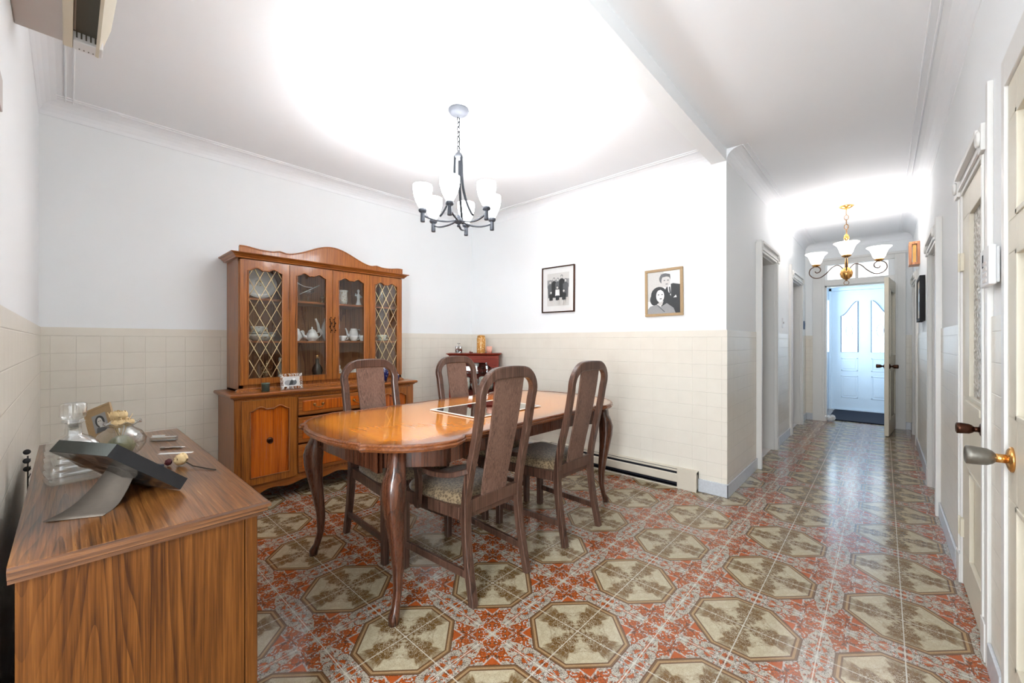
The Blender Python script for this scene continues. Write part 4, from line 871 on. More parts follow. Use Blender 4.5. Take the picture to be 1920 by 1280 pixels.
g = G(); g.tube(smoothpath([(0.03, -0.12, 0.17), (0.03, -0.05, 0.13), (0.03, 0.02, 0.125)], 5), 0.003, 6); g.tube([(0.03, 0.08, 0.15), (0.03, -0.08, 0.06)], 0.003, 6); g.build('curved_rods', 'lace', gv)
lath('small_jar', 'small amber glass jar on the top shelf beside the centre door frame', 'jar', -3.55, 1.475, S2, [(0, 0), (0.018, 0), (0.02, 0.05), (0.012, 0.06), (0.012, 0.07), (0, 0.07)], 'figurine')
lath('glass_jug', 'frosted white glass jug on the top shelf of the inner right bay', 'jug', -3.56, 1.660, S2, [(0, 0), (0.03, 0), (0.04, 0.04), (0.036, 0.09), (0.042, 0.13), (0.039, 0.13), (0.033, 0.09), (0.03, 0.006), (0, 0.006)], 'chinapattern', flute=0.03, nf=10)
fg = root('porcelain_figurine', 'small white porcelain figure on the top shelf right of the glass jug', 'figurine', (-3.54, 1.795, S2))
G().lathe([(0, 0), (0.026, 0), (0.026, 0.01), (0.018, 0.03), (0.012, 0.06), (0.018, 0.085), (0.014, 0.105), (0.006, 0.115), (0.013, 0.130), (0.012, 0.142), (0, 0.152)], n=16, flute=0.05, nf=5).build('figure_body', 'china', fg)
G().tube([(0, -0.016, 0.095), (0.01, -0.034, 0.09), (0.012, -0.03, 0.11)], 0.005, 6).build('figure_arm', 'china', fg); G().tube([(0, 0.016, 0.095), (0.012, 0.03, 0.08), (0.018, 0.01, 0.075)], 0.005, 6).build('figure_arm', 'china', fg)
cj = root('crystal_pitcher', 'tall cut-crystal pitcher on the top shelf behind the right leaded door', 'pitcher', (-3.54, 2.03, S2))
G().lathe([(0, 0), (0.034, 0), (0.034, 0.006), (0.012, 0.016), (0.012, 0.03), (0.04, 0.06), (0.046, 0.10), (0.036, 0.15), (0.044, 0.185), (0.041, 0.185), (0.032, 0.15), (0.040, 0.10), (0.0, 0.04)], n=36, cap=False, flute=0.05, nf=12).build('body', 'thin', cj)
G().tube(smoothpath([(0, 0.036, 0.16), (0, 0.07, 0.16), (0, 0.072, 0.11), (0, 0.044, 0.08)], 4), 0.005, 8).build('handle', 'thin', cj)
ur = root('two_handled_urn', 'brown and gilt two-handled urn on the bottom shelf behind the left leaded door', 'urn', (-3.53, 1.045, S0))
G().lathe([(0, 0), (0.026, 0), (0.026, 0.008), (0.014, 0.02), (0.028, 0.05), (0.036, 0.09), (0.026, 0.125), (0.012, 0.14), (0.012, 0.155), (0.02, 0.165), (0.012, 0.175), (0.006, 0.19), (0.0, 0.20)], n=24).build('body', 'figurine', ur)
g = G()
for s_ in (-1, 1): g.tube(smoothpath([(0, s_ * 0.012, 0.152), (0, s_ * 0.034, 0.165), (0, s_ * 0.038, 0.145), (0, s_ * 0.028, 0.12)], 4), 0.003, 6)
g.build('handle', 'figurine', ur)
fg = root('standing_figurine', 'slim pale figurine beside the urn on the bottom shelf', 'figurine', (-3.55, 1.145, S0))
G().lathe([(0, 0), (0.024, 0), (0.022, 0.02), (0.016, 0.08), (0.020, 0.13), (0.014, 0.17), (0.006, 0.18), (0.013, 0.20), (0.011, 0.215), (0, 0.225)], n=16, flute=0.05, nf=5).build('figure_body', 'chinapattern', fg)
bt_ = root('liqueur_bottle', 'dark ornate liqueur bottle with gilt cap on the bottom shelf of the inner left bay', 'bottle', (-3.53, 1.425, S0))
G().lathe([(0, 0), (0.036, 0), (0.038, 0.01), (0.034, 0.08), (0.040, 0.10), (0.034, 0.13), (0.014, 0.165), (0.012, 0.205), (0, 0.205)], n=20, sq=3).build('bottle_body', 'bottle', bt_)
G().box(-0.002, 0.0375, -0.02, 0.02, 0.02, 0.07).build('label', 'chinapattern', bt_, 0.001)
G().lathe([(0.013, 0.2), (0.014, 0.23), (0.010, 0.24), (0, 0.242)], n=14).build('cap', 'gold', bt_)
pot('milk_jug', 'white lidded jug on the bottom shelf just right of the centre doors', 'jug', -3.51, 1.585, S0, 0.9, 1.5, m='chinapattern', spout=False, handle=False)
pot('teapot', 'white floral teapot on the bottom shelf behind the chair back', 'teapot', -3.52, 1.755, S0, 1.05, 1.0, m='chinapattern')
pot('covered_dish', 'pale covered dish on the bottom shelf behind the right leaded door', 'dish', -3.54, 1.93, S0, 0.95, 1.2, spout=False, handle=False)
CT = 0.8135
o = lath('teal_tin', 'small round teal tin on the cabinet counter at its left', 'tin', -3.355, 0.985, CT, [(0, 0), (0.026, 0), (0.026, 0.052), (0.028, 0.053), (0.028, 0.062), (0, 0.063)], 'tin')
lf = root('lace_photo_frame', 'white openwork lace picture frame on the china cabinet counter', 'picture frame', (-3.352, 1.165, CT), math.radians(5))
lf.rotation_euler = (0, math.radians(-10), math.radians(4))
g = G(); fw, fh = 0.165, 0.122; random.seed(2)
for (a0, a1, b0, b1) in ((-fw / 2 + 0.026, fw / 2 - 0.026, 0.024, 0.028), (-fw / 2 + 0.026, fw / 2 - 0.026, fh - 0.028, fh - 0.024), (-fw / 2 + 0.024, -fw / 2 + 0.028, 0.024, fh - 0.024), (fw / 2 - 0.028, fw / 2 - 0.024, 0.024, fh - 0.024)): g.box(0, 0.005, a0, a1, b0, b1)
for k in range(64):
    t = k / 64 * 2 * (fw + fh)
    if t < fw: p = (-fw / 2 + t, 0.0); q = (0, 1)
    elif t < fw + fh: p = (fw / 2, t - fw); q = (-1, 0)
    elif t < 2 * fw + fh: p = (fw / 2 - (t - fw - fh), fh); q = (0, -1)
    else: p = (-fw / 2, fh - (t - 2 * fw - fh)); q = (1, 0)
    sk = random.uniform(-0.012, 0.012); e = (p[0] + q[0] * 0.027 + abs(q[1]) * sk, p[1] + q[1] * 0.027 + abs(q[0]) * sk)
    e = (max(-fw / 2 + .02, min(fw / 2 - .02, e[0])), max(0.02, min(fh - 0.02, e[1])))
    g.tube([(0.003, p[0], p[1]), (0.004, (p[0] + e[0]) / 2 + abs(q[1]) * sk, (p[1] + e[1]) / 2 - abs(q[0]) * sk), (0.003, e[0], e[1])], 0.0016, 4)
g.build('lace_border', 'lace', lf)
g = G(); pic2d(g, [('ph1', rc(0, 1, 0, 1)), ('ph2', ell(.3, .35, .25, .3)), ('ph3', ell(.62, .4, .22, .33)), ('ph0', ell(.66, .72, .1, .14)), ('ph4', [(.3, .1), (.55, .1), (.62, .55), (.45, .6)])], (0.0015, -fw / 2 + 0.026, 0.026), (0, 1, 0), (0, 0, 1), (1, 0, 0), fw - 0.052, fh - 0.052); g.build('photo', None, lf, fixn=False)
G().hexa([Vector(p) for p in ((-0.001, -0.015, 0.09), (-0.001, 0.015, 0.09), (-0.003, 0.015, 0.09), (-0.003, -0.015, 0.09), (-0.05, -0.015, 0.012), (-0.05, 0.015, 0.012), (-0.052, 0.015, 0.012), (-0.052, -0.015, 0.012))]).build('easel_strut', 'lace', lf)
lath('blue_ginger_jar', 'dark blue floral vase on the counter behind the chair back', 'vase', -3.36, 1.945, CT, [(0, 0), (0.028, 0), (0.032, 0.03), (0.045, 0.07), (0.042, 0.10), (0.022, 0.118), (0.020, 0.125), (0.026, 0.132), (0, 0.132)], 'delft')
lath('blue_bud_vase', 'tiny cobalt bud vase at the right end of the cabinet counter', 'vase', -3.37, 2.085, CT, [(0, 0), (0.018, 0), (0.020, 0.01), (0.026, 0.04), (0.022, 0.058), (0.010, 0.068), (0.010, 0.076), (0.015, 0.082), (0, 0.082)], 'delft')

# ---------------------------------------------------------------- corner curio cabinet
cu = root('curio_cabinet', 'small red mahogany glazed curio cabinet standing in the room corner', 'cabinet', (-3.300, 2.994, 0), math.radians(42.5))
# local: x along front (left-right), y back into the corner
w2 = 0.30; dp = 0.24; Hc = 1.05
g = G(); g.box(-w2 + 0.03, -w2 + 0.045, 0.0, dp, 0.05, Hc - 0.02).box(w2 - 0.045, w2 - 0.03, 0.0, dp, 0.05, Hc - 0.02).box(-w2 + 0.03, w2 - 0.03, dp - 0.01, dp, 0.05, Hc - 0.02).box(-w2 + 0.03, w2 - 0.03, 0, dp, 0.28, 0.30).box(-w2 + 0.03, w2 - 0.03, 0, dp, 0.05, 0.07)
g.build('carcass', 'mahogany', cu)
g = G()
for s_ in (-1, 1):
    for yy in (0.0, dp - 0.03): g.box(s_ * (w2 - 0.03) - 0.0 if s_ < 0 else w2 - 0.055, s_ * (w2 - 0.03) + 0.025 if s_ < 0 else w2 - 0.03, yy, yy + 0.03, 0, 0.05)
g.build('feet', 'mahogany', cu)
g = G(); g.loft([[Vector((-w2 + 0.03 - o, -o, z)), Vector((w2 - 0.03 + o, -o, z)), Vector((w2 - 0.03 + o, dp, z)), Vector((-w2 + 0.03 - o, dp, z))] for o, z in ((0.0, Hc - 0.022), (0.012, Hc - 0.018), (0.016, Hc - 0.010), (0.028, Hc - 0.008), (0.030, Hc - 0.002), (0.024, Hc), (0, Hc))], smooth=False); g.build('top_board', 'mahogany', cu)
g = G(); fx = w2 - 0.032; g.box(-fx, -fx + 0.05, -0.018, 0, 0.06, Hc - 0.025).box(fx - 0.05, fx, -0.018, 0, 0.06, Hc - 0.025).box(-fx + 0.05, fx - 0.05, -0.018, 0, 0.06, 0.13).box(-fx + 0.05, fx - 0.05, -0.018, 0, Hc - 0.1, Hc - 0.025)
for s_ in (-1, 1):
    a = s_ * (fx - 0.05); pts = [(a, -0.018, Hc - 0.1)] + [(a - s_ * (0.07 * math.cos(t * PI / 12)), -0.018, Hc - 0.1 - 0.055 * math.sin(t * PI / 12)) for t in range(0, 6)] + [(a, -0.018, Hc - 0.17)]
    g.prism(pts, (0, 0.018, 0))
dd = g.build('glazed_door', 'mahogany', cu)
G().box(-fx + 0.05, fx - 0.05, -0.010, -0.007, 0.13, Hc - 0.098).build('glass_pane', 'pane', dd)
G().lathe([(0.004, 0), (0.004, 0.008), (0.009, 0.012), (0.008, 0.018), (0, 0.02)], (-fx + 0.025, -0.018, 0.62), 12, axis=(0, -1, 0)).build('door_knob', 'brass', dd)
for z in (0.83, 0.655, 0.48): G().box(-w2 + 0.046, w2 - 0.046, 0.012, dp - 0.012, z - 0.006, z).build('glass_shelf', 'thin', cu)
cw, sw = math.cos(math.radians(42.5)), math.sin(math.radians(42.5))
def cur(x, y): return (-3.300 + x * cw - y * sw, 2.994 + x * sw + y * cw)
random.seed(21)
for k, (x, z, hgt, r_) in enumerate([(-0.17, 0.83, 0.09, 0.022), (-0.11, 0.83, 0.07, 0.02), (-0.05, 0.83, 0.11, 0.018), (0.02, 0.83, 0.12, 0.03), (0.09, 0.83, 0.07, 0.022), (0.15, 0.83, 0.09, 0.024)]):
    px_, py_ = cur(x, 0.09)
    nm = ['leftmost, short and stout', 'second from left, lower', 'third from left, tall and narrow', 'widest and tallest, near the middle', 'second from right, low', 'rightmost, medium height'][k]
    lath('wine_glass', 'stemmed glass on the upper curio cabinet shelf, ' + nm, 'glass', px_, py_, z + 0.0005, [(0, 0), (r_ * .8, 0), (r_ * .8, 0.003), (0.003, 0.006), (0.003, hgt * .45), (r_ * .8, hgt * .6), (r_, hgt * .85), (r_ * .9, hgt), (r_ * .86, hgt), (r_ * .92, hgt * .84), (0, hgt * .5)], 'china' if k == 3 else 'thin', 18, 'glasses on the upper curio shelf')
for k, (x, r_, hgt) in enumerate([(-0.175, 0.040, 0.11), (-0.088, 0.043, 0.13), (0.0, 0.041, 0.115), (0.085, 0.040, 0.135), (0.172, 0.042, 0.12)]):
    px_, py_ = cur(x, 0.10)
    nm = ['leftmost of the row', 'second from the left', 'in the middle of the row', 'tall, fourth from the left', 'rightmost of the row'][k]
    lath('ornament', 'pale blue-grey patterned ornament on the curio middle shelf, ' + nm, 'ornament', px_, py_, 0.6555, [(0, 0), (r_ * .7, 0), (r_, hgt * .35), (r_ * .8, hgt * .6), (r_ * .95, hgt * .9), (r_ * .4, hgt), (0, hgt)], ['chinapattern', 'delft', 'china', 'chinapattern', 'delft'][k] if k not in (1, 4) else 'chinapattern', 18, 'ornaments on the curio middle shelf', flute=0.08, nf=7)
# on top of curio
x_, y_ = cur(-0.175, 0.08)
cl = root('chrome_cruet', 'small clear glass and chrome cruet on the curio cabinet top, left side', 'cruet', (x_, y_, Hc + 0.0005))
G().lathe([(0, 0), (0.052, 0), (0.054, 0.006), (0.0, 0.007)], n=20).build('tray', 'chrome', cl)
for s_ in (-1, 1): G().lathe([(0, 0.007), (0.019, 0.007), (0.020, 0.068), (0.016, 0.078), (0, 0.078)], (s_ * 0.030, 0, 0), 14).build('glass_bottle', 'chrome', cl)
G().tube([(0, 0, 0.007), (0, 0, 0.108)], 0.0025, 6).tube([(-0.022, 0, 0.108), (0.022, 0, 0.108)], 0.004, 6).build('handle', 'chrome', cl)
x_, y_ = cur(-0.045, 0.05); o = G().sphere((0, 0, 0.012), 0.012, n=10).tube([(0.0, 0, 0.012), (0.035, 0.0, 0.008)], 0.004, 6).sphere((0.022, 0.01, 0.009), 0.008, n=8).build('trinket', 'red'); o.location = (x_, y_, Hc); tag(o, 'small dark red trinket lying on the curio cabinet top', 'trinket')
x_, y_ = cur(0.075, 0.08)
am = root('amber_candle_jar', 'tall amber mosaic candle jar on the curio cabinet top', 'candle jar', (x_, y_, Hc + 0.0005))
G().lathe([(0, 0), (0.047, 0), (0.049, 0.006), (0.049, 0.165), (0.045, 0.17), (0.042, 0.18), (0, 0.18)], n=28).build('jar', 'amber', am)
G().lathe([(0.042, 0.18), (0.045, 0.182), (0.045, 0.190), (0.030, 0.200), (0, 0.202)], n=24).build('lid', 'gold', am)
x_, y_ = cur(0.165, 0.06); lath('pink_tumbler', 'pink glass tumbler right of the amber jar on the curio cabinet', 'tumbler', x_, y_, Hc + 0.0005, [(0, 0), (0.03, 0), (0.034, 0.075), (0.031, 0.075), (0.028, 0.006), (0, 0.006)], 'pinkglass')

# ---------------------------------------------------------------- dining table
TC = Vector((-1.92, 1.80, 0))
tb = root('dining_table', 'oval-ended honey wood dining table with cabriole legs', 'table', TC)
half = [(0.0, -1.025), (0.10, -1.022), (0.20, -1.005), (0.26, -0.985), (0.285, -0.975), (0.300, -0.985), (0.322, -0.985), (0.335, -0.965), (0.40, -0.925), (0.46, -0.87), (0.51, -0.80), (0.54, -0.72), (0.545, -0.65), (0.53, -0.60), (0.505, -0.565), (0.515, -0.54), (0.51, -0.50), (0.512, -0.25), (0.514, 0.0)]
q = half + [(x, -y) for x, y in half[-2::-1]]
outl = q + [(-x, y) for x, y in q[-2:0:-1]]
def off(pl_, d):
    n = len(pl_); r = []
    for i, (x, y) in enumerate(pl_):
        ax_, ay_ = pl_[i - 1]; bx_, by_ = pl_[(i + 1) % n]; tx_, ty_ = bx_ - ax_, by_ - ay_; l = math.hypot(tx_, ty_); r.append((x + ty_ / l * d, y - tx_ / l * d))
    return r
z75 = 0.75
g = G(); g.prism([(x, y, z75 - 0.006) for x, y in off(outl, -0.016)], (0, 0, 0.006)); g.build('table_top', 'tabletop', tb)
g = G(); rings = [[Vector((x, y, z)) for x, y in off(outl, d)] for d, z in ((-0.016, z75), (-0.012, z75 + 0.0025), (-0.004, z75 + 0.0015), (0.0, z75 - 0.004), (-0.002, z75 - 0.010), (0.004, z75 - 0.013), (0.004, z75 - 0.020), (-0.006, z75 - 0.024), (-0.010, z75 - 0.032), (-0.05, z75 - 0.034))]
g.loft(rings, cap=False, smooth=False); g.build('moulded_edge', 'tableedge', tb)
ap = off(outl, -0.085); g = G()
bot = [z75 - 0.125 + 0.012 * math.cos(i * 2 * PI / 9) for i in range(len(ap))]
n = len(ap); inn = off(outl, -0.105)
g.loft([[Vector((x, y, z75 - 0.03)) for x, y in ap], [Vector((x, y, bot[i])) for i, (x, y) in enumerate(ap)], [Vector((x, y, bot[i])) for i, (x, y) in enumerate(inn)], [Vector((x, y, z75 - 0.03)) for x, y in inn]], cap=False, smooth=False)
g.build('apron', 'tableleg', tb)
for sx in (-1, 1):
    for sy in (-1, 1):
        bx_, by_ = sx * 0.395, sy * 0.855; ux, uy = sx * 0.5, sy * 0.86
        zz = [0.73, 0.64, 0.60, 0.56, 0.50, 0.42, 0.32, 0.22, 0.13, 0.06, 0.03, 0.0]
        oo = [0.0, 0.008, 0.022, 0.030, 0.030, 0.020, 0.004, -0.008, -0.008, 0.010, 0.026, 0.030]
        rr_ = [0.032, 0.034, 0.046, 0.050, 0.046, 0.037, 0.029, 0.023, 0.018, 0.017, 0.023, 0.020]
        g = G(); rings = []
        for z, o_, r in zip(zz, oo, rr_):
            cx_, cy_ = bx_ + ux * o_, by_ + uy * o_; k = 5 if z > 0.62 else 2.4
            rg = []
            for i in range(20):
                t = 2 * PI * i / 20; x, y = math.cos(t), math.sin(t); kk = (abs(x) ** k + abs(y) ** k) ** (-1 / k); rg.append(Vector((cx_ + r * x * kk, cy_ + r * y * kk, z)))
            rings.append(rg)
        g.loft(rings); g.build('leg', 'tableleg', tb)
# under-table slide rails (seen between the chairs)
G().box(-0.20, -0.16, -0.72, 0.72, z75 - 0.09, z75 - 0.036).box(0.16, 0.20, -0.72, 0.72, z75 - 0.09, z75 - 0.036).build('slide_rail', 'tableleg', tb)
mr = root('mirror_tray', 'rectangular mirror lying flat on the middle of the dining table', 'mirror', (-1.875, 1.815, z75 + 0.0028))
G().prism([(-0.205, -0.285, 0), (0.205, -0.285, 0), (0.205, 0.285, 0), (-0.205, 0.285, 0)], (0, 0, 0.004)).build('mirror_glass', 'mirror', mr, 0.003)
g = G()
for b in ((-0.21, 0.21, -0.290, -0.280), (-0.21, 0.21, 0.280, 0.290), (-0.21, -0.20, -0.28, 0.28), (0.20, 0.21, -0.28, 0.28)): g.box(b[0], b[1], b[2], b[3], 0.0, 0.006)
g.build('bevelled_rim', 'lace', mr, 0.002)

# ---------------------------------------------------------------- chairs (local +x = front)
def prof_x(z): return inter([(0.0, -0.238), (0.12, -0.212), (0.25, -0.188), (0.40, -0.176), (0.50, -0.188), (0.62, -0.215), (0.74, -0.245), (0.86, -0.268), (0.96, -0.285), (1.07, -0.300)], z)
def make_chair(arms, label, loc, rz, group):
    t = root('dining_armchair' if arms else 'dining_chair', label, 'chair', loc, rz, group)
    hw_ = 0.178
    # back frame: posts and rounded top
    pts = []; zs = [0.40, 0.45, 0.52, 0.60, 0.68, 0.76, 0.84, 0.90]
    for z in zs: pts.append((prof_x(z), -hw_ + 0.004 * (z > 0.6), z))
    R = 0.10; zc = 1.035 - R
    for i in range(0, 13): a_ = PI - i * PI / 24; pts.append((prof_x(zc + R * math.sin(a_)), -hw_ + R + R * math.cos(a_) , zc + R * math.sin(a_)))
    m_ = [(x, -y, z) for x, y, z in pts[::-1]]
    full = pts + [(prof_x(1.036), -0.04, 1.037), (prof_x(1.036), 0.0, 1.038), (prof_x(1.036), 0.04, 1.037)] + m_
    k = len(full); wd = [0.040 + 0.016 * (max(0, min(1, (0.165 - abs(p[1])) / 0.09)) if p[2] > 0.96 else 0) for p in full]
    G().strip(full, wd, 0.032, (1, 0, 0)).build('back_frame', 'chair', t)
    sp = [(prof_x(z) + 0.002, 0, z) for z in (0.452, 0.52, 0.60, 0.68, 0.76, 0.84, 0.92, 1.02)]
    G().strip(sp, [0.165, 0.168, 0.172, 0.176, 0.180, 0.184, 0.188, 0.190], 0.012, (1, 0, 0)).build('back_splat', 'cane', t)
    G().box(-0.192, -0.164, -hw_ + 0.016, hw_ - 0.016, 0.395, 0.455).build('lower_rail', 'chair', t, 0.003)
    for s_ in (-1, 1):
        rl = [(prof_x(z), s_ * (hw_ + 0.004 * (0.4 - z) * 4), z) for z in (0.43, 0.36, 0.28, 0.20, 0.12, 0.05, 0.0)]
        G().strip(rl, [0.040, 0.040, 0.040, 0.039, 0.037, 0.035, 0.034], 0.034, (1, 0, 0)).build('leg', 'chair', t)
        fl = [(0.262, s_ * 0.212, 0.39), (0.262, s_ * 0.212, 0.2), (0.262, s_ * 0.212, 0.0)]
        G().strip(fl, [0.036, 0.036, 0.034], [0.040, 0.040, 0.036], (1, 0, 0)).build('leg', 'chair', t)
        G().strip([(-0.213, s_ * 0.183, 0.125), (0.262, s_ * 0.212, 0.125)], 0.018, 0.034, (0, 0, 1)).build('stretcher', 'chair', t)
    # seat frame
    outer = [(-0.165, -0.188), (-0.165, 0.188), (0.285, 0.235), (0.285, -0.235)]
    g = G(); ir = [(-0.14, -0.165), (-0.14, 0.165), (0.26, 0.21), (0.26, -0.21)]
    g.loft([[Vector((x, y, z)) for x, y in o_] for o_, z in ((outer, 0.360), (outer, 0.415), (ir, 0.418), (ir, 0.360))], cap=False, smooth=False); g.build('seat_frame', 'chair', t, 0.003)
    # cushion
    g = G(); rings = []
    base = []
    cs = [(-0.155, -0.178), (-0.155, 0.178), (0.278, 0.226), (0.278, -0.226)]
    for sc_, z in ((0.97, 0.400), (1.0, 0.418), (1.0, 0.435), (0.96, 0.452), (0.86, 0.464), (0.6, 0.472), (0.2, 0.474)):
        rg = []
        for i in range(32):
            a_ = 2 * PI * i / 32; x, y = math.cos(a_), math.sin(a_); kk = (abs(x) ** 5 + abs(y) ** 5) ** (-1 / 5); x *= kk; y *= kk
            X_ = 0.0615 + x * 0.2165 * sc_; wy = 0.202 + 0.024 * x; rg.append(Vector((X_, y * wy * sc_, z)))
        rings.append(rg)
    g.loft(rings); g.build('seat_cushion', 'fabric', t)
    if arms:
        for s_ in (-1, 1):
            g = G(); arm = smoothpath([(prof_x(0.60), s_ * 0.192, 0.600), (-0.14, s_ * 0.226, 0.576), (-0.04, s_ * 0.246, 0.566), (0.06, s_ * 0.250, 0.574), (0.130, s_ * 0.242, 0.590)], 4)
            g.strip(arm, [0.024 + 0.014 * min(1, i / 8) for i in range(len(arm))], 0.024, (0, 0, 1)); g.build('armrest', 'chair', t)
            g = G(); g.strip(smoothpath([(0.120, s_ * 0.240, 0.580), (0.100, s_ * 0.242, 0.52), (0.10, s_ * 0.240, 0.46), (0.115, s_ * 0.236, 0.365)], 3), 0.034, 0.026, (0, 1, 0)); g.build('arm_post', 'chair', t)
    return t
GR = 'dining chairs around the table'
make_chair(True, 'dark wood armchair at the near side of the table, seen from behind', (-1.585, 1.405, 0), PI, GR)
B_ = make_chair(False, 'dark wood dining chair right of the armchair, back to the hallway', (-1.585, 2.112, 0), PI, GR)
def copy_tree(src, loc, rz, label):
    c = src.copy(); C.objects.link(c); c.location = loc; c.rotation_euler = (0, 0, rz); c['label'] = label
    for ch in list(src.children):
        d = ch.copy(); C.objects.link(d); d.parent = c
        for gch in list(ch.children): e = gch.copy(); C.objects.link(e); e.parent = d
    return c
copy_tree(B_, (-2.215, 1.35, 0), 0, 'dark wood dining chair in front of the china cabinet')
copy_tree(B_, (-2.215, 2.085, 0), 0, 'dark wood dining chair in front of the small curio cabinet')

# ---------------------------------------------------------------- chandeliers
ch = root('chandelier', 'six-light pewter chandelier with frosted cup shades over the dining table', 'chandelier', (HX, HY, ZC))
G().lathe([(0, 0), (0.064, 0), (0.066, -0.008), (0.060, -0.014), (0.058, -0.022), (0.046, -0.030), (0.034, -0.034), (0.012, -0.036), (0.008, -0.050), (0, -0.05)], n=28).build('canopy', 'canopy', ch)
def chain(z0, z1, mat, par, L=0.034, r=0.0030, w_=0.010):
    g = G(); nlk = int((z0 - z1) / (L * 0.82)); 
    for i in range(nlk):
        zc = z0 - (i + 0.5) * (z0 - z1) / nlk; pts = []
        for t in range(12):
            a_ = 2 * PI * t / 12; u, v = w_ * math.cos(a_), L / 2 * math.sin(a_); pts.append((u, 0, zc + v) if i % 2 else (0, u, zc + v))
        g.tube(pts, r, 5, close=True)
    g.tube(smoothpath([(0.003, 0.002, z0), (-0.004, 0.003, z0 * .6 + z1 * .4), (0.012, -0.004, z0 * .2 + z1 * .8), (0.0, 0.0, z1)], 6), 0.0018, 5)
    return g.build('chain', mat, par)
chain(-0.048, -0.262, 'chainmetal', ch)
zr = -ZC
G().lathe([(0, 2.385), (0.006, 2.383), (0.009, 2.372), (0.020, 2.362), (0.027, 2.345), (0.027, 2.335), (0.012, 2.325), (0, 2.322)], (0, 0, zr), 20).build('collar', 'canopy', ch)
thv = math.atan2(-HY, -HX); a0c = thv - math.radians(13)
for k in range(3):
    a_ = a0c + PI / 6 * 0 + k * 2 * PI / 3 + PI / 3
    pts = [(r * math.cos(a_), r * math.sin(a_), z + zr) for r, z in ((0.024, 2.345), (0.026, 2.28), (0.028, 2.22), (0.038, 2.14), (0.065, 2.05), (0.10, 1.98), (0.118, 1.955))]
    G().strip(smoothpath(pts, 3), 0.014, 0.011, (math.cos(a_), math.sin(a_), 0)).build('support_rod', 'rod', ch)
G().lathe([(0, 1.90), (0.009, 1.902), (0.010, 1.912), (0.005, 1.918), (0.024, 1.926), (0.026, 1.945), (0.018, 1.958), (0.008, 1.975), (0.0, 1.98)], (0, 0, zr), 20).build('hub', 'pewter', ch)
R6 = 0.226
for k in range(6):
    a_ = a0c + k * PI / 3; ca, sa = math.cos(a_), math.sin(a_); sg = 1 if k % 2 else -1
    P_ = lambda r, z, s_=0.0: (r * ca - s_ * sa, r * sa + s_ * ca, z + zr)
    G().strip(smoothpath([P_(0.020, 1.940), P_(0.07, 1.925, 0.010), P_(0.13, 1.922, 0.012), P_(0.18, 1.930, 0.006), P_(R6, 1.948)], 4), 0.012, 0.008, (0, 0, 1)).build('arm', 'pewter', ch)
    c_ = G(); c_.lathe([(0, 1.905), (0.013, 1.906), (0.014, 1.912), (0.013, 1.955), (0.012, 1.960), (0.022, 1.966), (0.026, 1.976), (0.022, 1.986), (0.012, 1.988), (0, 1.988)], P_(R6, 0), 16)
    cp = c_.build('lamp_holder', 'pewter', ch)
    G().lathe([(0.018, 1.985), (0.029, 2.005), (0.044, 2.035), (0.054, 2.07), (0.0580, 2.10), (0.0575, 2.128), (0.053, 2.128), (0.055, 2.10), (0.053, 2.07), (0.045, 2.037), (0.03, 2.008), (0.018, 1.99)], P_(R6, 0), 24, cap=False).build('lamp_shade', 'shade', ch)
    point('chandelier_bulb', (HX + R6 * ca, HY + R6 * sa, 2.105), P_SHADE, (0.94, 0.975, 1.0), 0.025)
hc_ = root('hall_chandelier', 'three-light brass scroll-arm chandelier with flared white shades in the hallway', 'chandelier', (GX, GY, ZC))
G().lathe([(0, 0), (0.062, 0), (0.066, -0.006), (0.05, -0.018), (0.03, -0.030), (0.012, -0.036), (0, -0.05)], n=20, flute=0.04, nf=8).build('canopy', 'gold', hc_)
chain(-0.048, -0.30, 'brass', hc_, 0.055, 0.0034, 0.018)
g = G(); g.lathe([(0, 2.345), (0.008, 2.34), (0.018, 2.325), (0.026, 2.30), (0.022, 2.275), (0.008, 2.262), (0.010, 2.24), (0.010, 2.05), (0.014, 2.04), (0.014, 1.98), (0, 1.975)], (0, 0, zr), 20); g.build('centre_column', 'gold', hc_)
G().lathe([(0.006, 1.985), (0.02, 1.978), (0.045, 1.955), (0.057, 1.915), (0.048, 1.875), (0.024, 1.852), (0.010, 1.846), (0.012, 1.838), (0, 1.834)], (0, 0, zr), 24).build('globe', 'gold', hc_)
G().tube([(0.022 * math.cos(t * PI / 8), 0, 1.812 + 0.022 * math.sin(t * PI / 8) + zr) for t in range(16)], 0.0025, 6, close=True).build('pull_ring', 'brass', hc_)
a0g = math.atan2(-GY, -GX)
for k in range(3):
    a_ = a0g + k * 2 * PI / 3; ca, sa = math.cos(a_), math.sin(a_); P_ = lambda r, z: (r * ca, r * sa, z + zr)
    RR = 0.31; zb = 1.99 + (0.0 if k else 0.0)
    scr = [P_(0.03, 1.965), P_(0.08, 2.015), P_(0.14, 2.0), P_(0.20, 1.945), P_(0.27, 1.905), P_(0.34, 1.915), P_(0.385, 1.965), P_(0.37, 2.02), P_(0.31, 2.04), P_(0.265, 2.01), P_(0.27, 1.975), P_(0.305, 1.965), P_(0.322, 1.985)]
    G().tube(smoothpath(scr, 5), 0.0055, 7).build('scroll_arm', 'scroll', hc_)
    G().lathe([(0, 2.030), (0.012, 2.032), (0.038, 2.048), (0.042, 2.056), (0.034, 2.062), (0, 2.062)], P_(RR, 0), 18).build('lamp_cup', 'gold', hc_)
    G().lathe([(0.034, 2.060), (0.052, 2.085), (0.062, 2.12), (0.076, 2.155), (0.106, 2.185), (0.104, 2.187), (0.073, 2.158), (0.058, 2.12), (0.048, 2.087), (0.030, 2.062)], P_(RR, 0), 28, cap=False).build('lamp_shade', 'shade2', hc_)
    point('hall_bulb', (GX + RR * ca, GY + RR * sa, 2.165), P_HALL, (0.97, 0.97, 1.0), 0.03)

